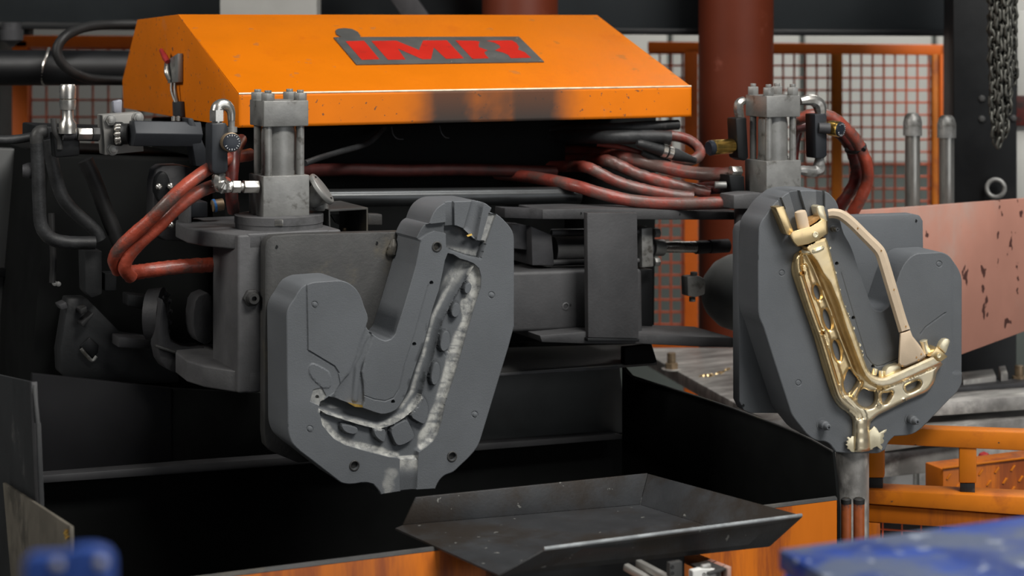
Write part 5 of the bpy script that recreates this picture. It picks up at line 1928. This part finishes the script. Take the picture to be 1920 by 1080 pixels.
VL = .46
fb = thing('flange_valve', 'grey square flange block with hex bolts and a dark hexagonal bar, left of the hood', 'valve', FM.p(230, 290, VL), RZ)
slab('flange_plate', FM, [(192, 216), (262, 211), (270, 284), (197, 291)], VL, VL + .05, mat('pale_flange', (.26, .255, .24, 1), .5, .1, .15, 10), fb, .002)
for x, y in ((206, 226), (258, 221), (211, 280)):
    bm = B()
    q = FM.p(x, y, VL)
    lathe(bm, q, -FM.N, [(0, .0125), (.002, .0125), (.002, .011)], 20)
    hexbolt(bm, q - FM.N * .0015, -FM.N, .0105, .008)
    cyl(bm, q - FM.N * .009, q - FM.N * .0115, .0062, 16)
    mk('hex_bolt', bm, M['steel'], fb, .0008)
bm = B()
a = FM.p(228, 251, VL - .012)
lathe(bm, a, FM.T - FM.N * .5, [(-.012, .024), (.0, .024), (.004, .021), (.014, .021)], 24)
co = mk('coupling', bm, M['rubber'], fb)
for k in range(5):
    a_ = math.radians(-80 + 40 * k)
    q = FM.p(222, 251, VL - .03) + V(0, -.004 - .008 * math.cos(a_), .016 * math.sin(a_))
    bm = B()
    lathe(bm, q, -FM.T - FM.N * .4, [(-.004, .0055), (.004, .005), (.006, .0025), (.006, 0)], 12)
    mk('coupling_screw', bm, M['steelbright'], co)
bm = B()
cyl(bm, FM.p(246, 250, VL - .04), FM.p(372, 252, VL - .03), rpx(29, FM.O), 6, x=V(0, -.5, .86))
mk('hex_bar', bm, M['bluegrey'], fb, .002)
bm = B()
prism(bm, [FM.p(x, y, VL - .05) for x, y in ((352, 222), (362, 222), (400, 312), (368, 312))], FM.N * .05)
mk('bar_strut', bm, M['bluegrey'], fb, .002)
slab('blue_clip', FM, [(371, 297), (391, 295), (390, 312), (372, 312)], VL - .03, VL, M['bluewrap'], fb, .001)
for x in (325, 334):
    bm = B()
    lathe(bm, FM.p(x, 223, VL - .01), (0, 0, 1), [(-.004, .0045), (.004, .0045), (.006, .002), (.006, 0)], 12)
    mk('grub_screw', bm, M['steelbright'], fb)
bm = B()
prism(bm, [FM.p(x, y, VL + .06) for x, y in ((212, 190), (230, 186), (229, 214), (214, 212))], FM.N * .02)
mk('glass_tab', bm, mat('pale_plastic', (.26, .27, .31, 1), .3, 0, .1, 10), fb, .004)

va = thing('tee_valve', 'zinc tee fitting with upright cap and bright coupling at the far left', 'valve', FM.p(128, 290, VL), RZ)
bm = B()
lathe(bm, FM.p(127, 250, VL), (0, 0, 1), [(0, .018), (.02, .017), (.028, .0115), (.046, .0115), (.047, .015), (.055, .0165), (.066, .0165), (.068, .0135), (.069, .0160), (.092, .0165), (.097, .0135), (.097, 0)], 22)
mk('cap_stem', bm, M['steelbright'], va)
bm = B()
q, p = FM.p(118, 250, VL), FM.p(187, 251, VL)
lathe(bm, q, p - q, [(0, .014), (.02, .014), (.022, .011), (.026, .011)], 18)
mk('tee_body', bm, M['armdark'], va)
bm = B()
cyl(bm, FM.p(145, 251, VL), FM.p(172, 251, VL), .0135, 6)
mk('hex_union', bm, M['steelbright'], va, .001)
bm = B()
cyl(bm, FM.p(173, 251, VL), FM.p(186, 251, VL), .0145, 6)
mk('hex_nut', bm, M['plate'], va, .001)
bm = B()
tube(bm, [FM.p(x, y, VL + .01) for x, y in ((100, 222), (103, 245), (112, 262), (112, 280))], .006, 10, 4)
mk('bracket_strap', bm, M['plate'], va)
slab('valve_block', FM, [(100, 248), (150, 262), (150, 292), (104, 296)], VL + .01, VL + .05, M['black'], va, .004)

hv = thing('elbow_hose', 'dusty dark hose dropping from an elbow fitting at the far left', 'hose', FM.p(78, 420, .5), RZ)
bm = B()
tube(bm, [FM.p(x, y, .50) for x, y in ((88, 246), (74, 248), (69, 258), (69, 272))], [.013, .014, .014, .012], 14, 4)
mk('elbow', bm, M['plate'], hv)
bm = B()
tube(bm, [FM.p(x, y, .50) for x, y in ((69, 268), (72, 330), (74, 390), (78, 425), (96, 447), (130, 455), (178, 455))], rpx(12, FM.O) * 1.12, 14, 5, .04)
mk('hose_run', bm, M['rubberdusty'], hv)
bm = B()
lathe(bm, FM.p(52, 320, .52), FM.T + FM.N * -.2, [(-.01, .012), (.0, .016), (.012, .016), (.02, .01)], 16)
mk('side_cap', bm, M['armdark'], hv)
for lb, pts, r, mt in (('dark hose slanting down right of the elbow hose at the far left', ((90, 262), (104, 330), (124, 380), (176, 430), (188, 450)), 12, 'rubberdusty'),
                       ('thin dark hose rising behind the elbow hose at the far left', ((96, 400), (98, 450), (100, 490), (98, 530)), 6, 'rubber'),
                       ('black hose running level at the far left edge above the grey cover', ((-40, 262), (20, 262), (60, 256), (84, 250)), 8, 'rubberdusty'),
                       ('thick black hose hanging below the flange block', ((160, 300), (180, 345), (200, 400), (230, 470)), 14, 'rubber')):
    bm = B()
    tube(bm, [FM.p(x, y, .56) for x, y in pts], rpx(r, FM.O) * 1.13, 14, 5, .03)
    tag(mk('dark_hose', bm, M[mt], None), lb, 'hose')

# ------------------------------------------------------------------ flow valves beside the cylinders
VV = .20


def dial(parent, c, d, R, face, body_m, ln):
    """knob: barrel with a dark face carrying white ticks"""
    d = Vector(d).normalized()
    bm = B()
    lathe(bm, Vector(c) - d * ln, d, [(0, R * .55), (ln * .25, R * .6), (ln * .3, R * .92), (ln * .45, R), (ln * .9, R), (ln * .92, R * .94)], 26)
    kb = mk('adjuster_knob', bm, body_m, parent)
    bm = B()
    lathe(bm, Vector(c) - d * (ln * .1), d, [(0, R * .93), (ln * .12, R * .93), (ln * .13, R * .88), (ln * .13, 0)], 26)
    mk('dial_face', bm, M['dial'], kb)
    _, ax, ay = axes(d)
    bm = B()
    f = Vector(c) + d * (ln * .03 + .0003)
    for k in range(15):
        a = 2 * math.pi * (k / 18) + .5
        e = ax * math.cos(a) + ay * math.sin(a)
        t = d.cross(e)
        r0 = R * (.62 if k % 3 == 0 else .70)
        prism(bm, [f + e * r0 - t * R * .028, f + e * r0 + t * R * .028, f + e * R * .82 + t * R * .028, f + e * R * .82 - t * R * .028], d * .0004)
    mk('dial_ticks', bm, M['tick'], kb)
    return kb


v1 = thing('flow_valve', 'dark flow-control valve with a round dial left of the left hydraulic cylinder', 'valve', FM.p(410, 330, VV), RZ)
bm = B()
fr = [FM.p(x, y, VV) for x, y in ((397, 232), (423, 230), (427, 236), (428, 318), (423, 325), (402, 326), (397, 318))]
prism(bm, fr, FM.N * .045)
mk('valve_body', bm, M['bluegrey'], v1, .003)
bm = B()
cyl(bm, FM.p(407, 233, VV + .02), FM.p(407, 226, VV + .02), .010, 14)
cyl(bm, FM.p(407, 227, VV + .02), FM.p(407, 206, VV + .02), .0150, 6)
tube(bm, [FM.p(x, y, VV + .02) for x, y in ((407, 208), (409, 200), (417, 196), (427, 199), (433, 209), (434, 226))], [.0135, .0125, .0115, .0105, .0085, .0072], 10, 4)
mk('elbow', bm, M['steelbright'], v1)
bm = B()
cyl(bm, FM.p(434, 222, VV + .02), FM.p(434, 246, VV + .02), .0065, 14)
cyl(bm, FM.p(434, 238, VV + .02), FM.p(434, 248, VV + .02), .011, 14)
mk('down_pipe', bm, M['steel'], v1)
dial(v1, FM.p(435, 267, VV - .02), V(.42, -1, .05), rpx(18.5, FM.O), None, M['bronze'], .034)
bm = B()
tube(bm, [FM.p(x, y, VV + .02) for x, y in ((412, 324), (410, 338), (414, 348), (426, 350), (440, 350))], [.011, .0145, .0155, .012, .010], 9, 4, .13)
mk('lower_elbow', bm, M['steelbright'], v1)
bm = B()
cyl(bm, FM.p(434, 350, VV + .02), FM.p(450, 350, VV + .02), .0135, 6)
cyl(bm, FM.p(450, 350, VV + .02), FM.p(456, 350, VV + .02), .009, 12)
cyl(bm, FM.p(456, 350, VV + .02), FM.p(484, 350, VV + .02), .0135, 6)
mk('union_nut', bm, M['steelbright'], v1, .001)

v2 = thing('flow_valve', 'dark flow-control valve with brass knob right of the right hydraulic cylinder', 'valve', FM.p(1533, 305, VV), RZ)
bm = B()
prism(bm, [FM.p(x, y, VV + .01) for x, y in ((1528, 214), (1549, 213), (1551, 218), (1551, 292), (1546, 297), (1530, 297))], FM.N * .04)
mk('valve_body', bm, M['bluegrey'], v2, .003)
bm = B()
tube(bm, [FM.p(x, y, VV + .03) for x, y in ((1500, 190), (1512, 188), (1524, 188), (1534, 194), (1538, 206), (1538, 216))], [.009, .012, .013, .015, .014, .012], 9, 4)
mk('elbow', bm, M['steelbright'], v2)
dial(v2, FM.p(1577, 243, VV - .01), V(.85, -.8, -.10), .0175, None, M['brass'], .045)
bm = B()
cyl(bm, FM.p(1535, 240, VV + .01), FM.p(1556, 241, VV - .0), .012, 16)
mk('knob_neck', bm, M['armdark'], v2)
bm = B()
tube(bm, [FM.p(x, y, VV + .03) for x, y in ((1537, 296), (1536, 308), (1534, 318), (1522, 322), (1508, 320), (1498, 320))], [.010, .013, .0155, .013, .0115, .009], 9, 4, .04)
mk('lower_elbow', bm, M['steel'], v2)
v3 = thing('flow_valve', 'black flow-control valve with brass knob left of the right hydraulic cylinder', 'valve', FM.p(1388, 300, .30), RZ)
slab('valve_body', FM, [(1380, 222), (1400, 220), (1404, 296), (1396, 302), (1384, 296)], .27, .31, M['black'], v3, .003)
bm = B()
LK = (FM.p(1336, 277, .271) - FM.p(1384, 273, .29)).length
lathe(bm, FM.p(1384, 273, .29), FM.p(1330, 277, .27) - FM.p(1384, 273, .29), [(-.01, .014), (.010, .0145), (.018, .012), (.021, .0165), (LK - .004, .0175), (LK + .001, .0165)], 24)
kb = mk('adjuster_knob', bm, M['brass'], v3)
bm = B()
lathe(bm, FM.p(1336, 277, .271), FM.p(1326, 278, .27) - FM.p(1336, 277, .271), [(0, .0166), (.008, .0172), (.011, .014), (.011, 0)], 22)
mk('knob_end', bm, M['dial'], kb)
bm = B()
tube(bm, [FM.p(x, y, .30) for x, y in ((1396, 188), (1386, 194), (1385, 208), (1388, 222))], [.009, .011, .011, .010], 9, 4)
mk('elbow', bm, M['steelbright'], v3)

# ------------------------------------------------------------------ hoses
def hose(lb, pts, r, mt='hose', wob=.03, nm='red_hose', grp=None, n=14):
    bm = B()
    P = [FM.p(x, y, v) for x, y, v in pts]
    tube(bm, P, rpx(r, P[len(P) // 2]), n, 7, wob)
    return tag(mk(nm, bm, M[mt], None, 0, 60), lb, 'hose', grp)


hose('upper red hose of the bundle running right to the fitting at the right cylinder', [(1384, 325, .30), (1340, 327, .33), (1290, 323, .38), (1230, 310, .44), (1175, 297, .48), (1120, 288, .58), (1040, 284, .70), (900, 284, .78)], 12.5)
hose('blistered red hose, second from the top of the bundle at the right cylinder', [(1330, 362, .36), (1285, 352, .38), (1240, 341, .41), (1200, 328, .44), (1165, 312, .46), (1140, 302, .48), (1110, 300, .56), (1040, 300, .68), (900, 300, .76)], 11.5, wob=.10)
hose('red hose third from the top of the bundle under the hood', [(1300, 370, .36), (1260, 366, .38), (1205, 355, .41), (1160, 342, .43), (1125, 325, .45), (1100, 314, .48), (1060, 312, .60), (900, 316, .76)], 11, wob=.06)
hose('lowest red hose sagging under the hood to the lug by the right cylinder', [(1385, 379, .24), (1330, 381, .27), (1260, 382, .31), (1190, 377, .35), (1130, 364, .38), (1080, 349, .42), (1030, 338, .50), (960, 328, .60), (840, 320, .74)], 12)
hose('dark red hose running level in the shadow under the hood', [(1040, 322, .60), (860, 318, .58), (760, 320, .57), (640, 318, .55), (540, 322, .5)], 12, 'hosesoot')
hose('thin dark red hose between the black sleeve and the red bundle', [(1235, 296, .46), (1205, 288, .47), (1165, 276, .49), (1120, 270, .52)], 5, 'hose')
hose('red hose bent in a loop beyond the right end of the hood', [(1262, 300, .52), (1290, 302, .50), (1309, 294, .50), (1312, 282, .52), (1300, 268, .54), (1278, 258, .56), (1240, 252, .58)], 10, 'hose')
hose('dark red stub hose at the black fitting left of the right cylinder', [(1392, 352, .32), (1340, 352, .36), (1300, 356, .40)], 12, 'hosedark')
for lb, pts, r in (('upper black sleeved hose under the right end of the hood', [(1272, 234, .46), (1220, 236, .47), (1150, 240, .50), (1050, 244, .62), (900, 250, .76)], 9.5),
                   ('lower black sleeved hose with a wrinkled end under the right end of the hood', [(1258, 259, .42), (1235, 257, .43), (1190, 257, .45), (1120, 257, .49), (1030, 256, .64), (900, 262, .76)], 13)):
    hose(lb, pts, r, 'rubberdusty', .05, 'sleeved_hose')
hose('dark cable crossing diagonally in the shadow right of the left cylinder', [(572, 306, .40), (600, 296, .42), (640, 284, .46), (690, 268, .52), (720, 240, .6)], 6, 'rubberdusty', .02, 'cable')
cnx = thing('cable_connector', 'dark tapered cable connector with pale rings beside the red hoses', 'connector', FM.p(1250, 290, .44), RZ)
a, b_ = FM.p(1194, 268, .43), FM.p(1304, 301, .42)
d = (b_ - a)
Lc = d.length
bm = B()
lathe(bm, a, d, [(0, .006), (Lc * .05, .010), (Lc * .10, .0105), (Lc * .38, .0135), (Lc * .42, .0135)], 18)
lathe(bm, a, d, [(Lc * .60, .0145), (Lc * .68, .0145), (Lc * .88, .009), (Lc * .95, .0075), (Lc, .007), (Lc, 0)], 18)
mk('connector_shell', bm, M['rubberdusty'], cnx)
for k0, k1 in ((.42, .49), (.52, .59)):
    bm = B()
    lathe(bm, a, d, [(Lc * k0, .0125), (Lc * k0, .015), (Lc * k1, .015), (Lc * k1, .0125)], 18)
    mk('ring', bm, M['steelbright'], cnx, label='pale metal ring')
bm = B()
lathe(bm, a, d, [(Lc * .40, .011), (Lc * .62, .011)], 14)
mk('core', bm, M['black'], cnx)
cn2 = thing('cable_connector', 'small black connector below the ringed connector among the red hoses', 'connector', FM.p(1230, 300, .46), RZ)
bm = B()
a, b_ = FM.p(1204, 286, .45), FM.p(1252, 308, .44)
d = b_ - a
lathe(bm, a, d, [(0, .006), (.006, .009), (.012, .009), (.016, .011), (d.length, .012), (d.length, 0)], 14)
mk('connector_shell', bm, M['rubberdusty'], cn2)
ft_ = thing('hose_fitting', 'black hose fitting with bright nut at the left of the right cylinder', 'fitting', FM.p(1385, 362, .3), RZ)
slab('fitting_body', FM, [(1367, 328), (1396, 330), (1398, 362), (1372, 362)], .27, .32, M['black'], ft_, .003)
bm = B()
cyl(bm, FM.p(1370, 321, .28), FM.p(1388, 321, .28), .0125, 6)
mk('hex_nut', bm, M['steelbright'], ft_, .001)
bm = B()
cyl(bm, FM.p(1340, 347, .29), FM.p(1362, 347, .28), .008, 10)
mk('screw_end', bm, M['steel'], ft_, .001)

# left red hoses
hose('outer red hose of the pair arching down left of the left cylinder', [(470, 290, .33), (430, 298, .29), (395, 314, .24), (350, 346, .22), (315, 378, .22), (282, 412, .24), (250, 440, .26), (224, 466, .28), (214, 488, .30), (222, 508, .32)], 12.5, 'hosebright')
hose('inner red hose of the pair, darker, passing under the left flow valve', [(430, 342, .28), (402, 348, .26), (370, 362, .25), (330, 392, .25), (296, 426, .26), (262, 456, .27), (240, 482, .28), (234, 504, .29), (246, 520, .31)], 12.5, 'hosebright')
hose('bright red sheathed hose running level to the left bracket', [(246, 512, .34), (272, 508, .33), (310, 503, .33), (350, 499, .33), (400, 497, .33), (440, 498, .34)], 14, 'hosebright', .07)
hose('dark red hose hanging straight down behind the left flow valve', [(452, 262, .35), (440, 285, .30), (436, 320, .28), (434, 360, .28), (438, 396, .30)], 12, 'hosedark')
# right red hoses with cable tie
hose('outer red hose of the loop at the right cylinder', [(1490, 226, .33), (1520, 216, .30), (1555, 218, .29), (1585, 240, .28), (1608, 268, .28), (1624, 305, .28), (1626, 340, .29), (1614, 372, .30), (1598, 400, .32)], 11.5, 'hosebright', .05)
hose('inner red hose of the loop at the right cylinder', [(1490, 240, .36), (1530, 232, .35), (1562, 240, .34), (1588, 264, .33), (1600, 290, .33), (1606, 320, .33), (1600, 348, .34), (1582, 376, .36), (1566, 402, .38)], 11.5, 'hosedark', .08)
bm = B()
c = FM.p(1604, 277, .30)
dd = FM.p(1614, 290, .30) - FM.p(1596, 262, .30)
_, ax, ay = axes(dd)
pts = [c + ax * (.030 * math.cos(t)) + ay * (.017 * math.sin(t)) for t in [2 * math.pi * i / 20 for i in range(21)]]
tube(bm, pts, .0048, 8, 1)
q = c + ax * .03
tube(bm, [q - ay * .004, q + ay * .004 + ax * .006], .0055, 6, 1)
tag(mk('cable_tie', bm, M['rubber'], None), 'black cable tie strapping the two red loop hoses together', 'cable tie')
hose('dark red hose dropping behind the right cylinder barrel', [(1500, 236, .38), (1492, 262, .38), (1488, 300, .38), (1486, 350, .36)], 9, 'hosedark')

# ------------------------------------------------------------------ polished pipe, square tube, round tilted cap
ps = thing('steel_pipe', 'dark polished steel pipe lying level behind the empty mould half', 'pipe', FM.p(800, 380, .46), RZ)
bm = B()
tube(bm, [FM.p(560, 372, .46), FM.p(1085, 366, .46)], rpx(16, FM.p(800, 370, .46)) * 1.05, 28, 1)
mk('pipe_body', bm, mat('polished_dark_steel', (.055, .058, .06, 1), .3, .7, .4, 6, (.03, .03, .03, 1), .35, 14, stretch=(.25, 1, 1)), ps)
sq = thing('square_tube', 'open-ended square steel tube behind the left mounting plate', 'tube', FM.p(652, 436, .3), RZ)
W_ = [(616, 393), (690, 389), (690, 470), (618, 474)]
bm = B()
outer = [FM.p(x, y, .235) for x, y in W_]
inner = [FM.p(x, y, .235) for x, y in ((619, 397), (687, 393), (687, 466), (621, 470))]
off = FM.N * .16
a = [bm.verts.new(p) for p in outer]
b_ = [bm.verts.new(p) for p in inner]
a2 = [bm.verts.new(p + off) for p in outer]
b2_ = [bm.verts.new(p + off) for p in inner]
for i in range(4):
    j = (i + 1) % 4
    bm.faces.new([a[i], a[j], b_[j], b_[i]])
    bm.faces.new([a2[i], b2_[i], b2_[j], a2[j]])
    bm.faces.new([a[i], a2[i], a2[j], a[j]])
    bm.faces.new([b_[i], b_[j], b2_[j], b2_[i]])
mk('tube_wall', bm, M['plate'], sq, .0006)
slab('tube_lug', FM, [(690, 401), (717, 402), (717, 422), (690, 422)], .27, .30, M['plate'], sq, .002)
bm = B()
prism(bm, [FM.p(x, y, .36) for x, y in ((620, 402), (638, 402), (638, 422), (630, 418))], FM.N * .01)
mk('tube_rib', bm, M['plate'], sq, .001)
bm = B()
hexbolt(bm, FM.p(646, 440, .32), (0, 0, 1), .008, .008, .006)
mk('bolt', bm, M['bronze'], sq, .001)
cp = thing('round_cap', 'round tilted steel cap with slots on a short neck right of the left cylinder', 'cap', FM.p(605, 385, .28), RZ)
dn = (V(.80, -.05, .60)).normalized()
c = FM.p(606, 352, .22)
bm = B()
lathe(bm, c - dn * .010, dn, [(0, .033), (.002, .0355), (.008, .0355), (.010, .034), (.0102, .0335), (.0102, 0)], 36)
cd = mk('cap_disc', bm, M['steel'], cp)
_, ax, ay = axes(dn)
for s in (-1, 1):
    bm = B()
    q = c + ay * (.0255 * s) + dn * .0002
    prism(bm, [q + ax * .005 + ay * .0018, q - ax * .005 + ay * .0018, q - ax * .005 - ay * .0018, q + ax * .005 - ay * .0018], dn * .0012)
    mk('slot', bm, M['black'], cd)
bm = B()
tube(bm, [c - dn * .008, c - dn * .026 + V(0, .004, -.006), FM.p(600, 372, .26), FM.p(600, 388, .27)], [.020, .018, .015, .017], 18, 4)
mk('cap_neck', bm, M['steel'], cp)
bm = B()
cyl(bm, FM.p(576, 377, .24), FM.p(594, 377, .25), .009, 14)
mk('neck_pin', bm, M['steelbright'], cp)
# wires hanging under the hood
for lb, pts in (('thin pale wire loop hanging under the hood, left', [(734, 238, .50), (737, 252, .49), (745, 260, .49), (756, 261, .5)]), ('thin pale wire loop hanging under the hood, right', [(824, 236, .50), (827, 248, .49), (834, 257, .49), (842, 259, .5)])):
    bm = B()
    tube(bm, [FM.p(x, y, v) for x, y, v in pts], .0016, 6, 5)
    tag(mk('wire', bm, M['armdark'], None), lb, 'wire')
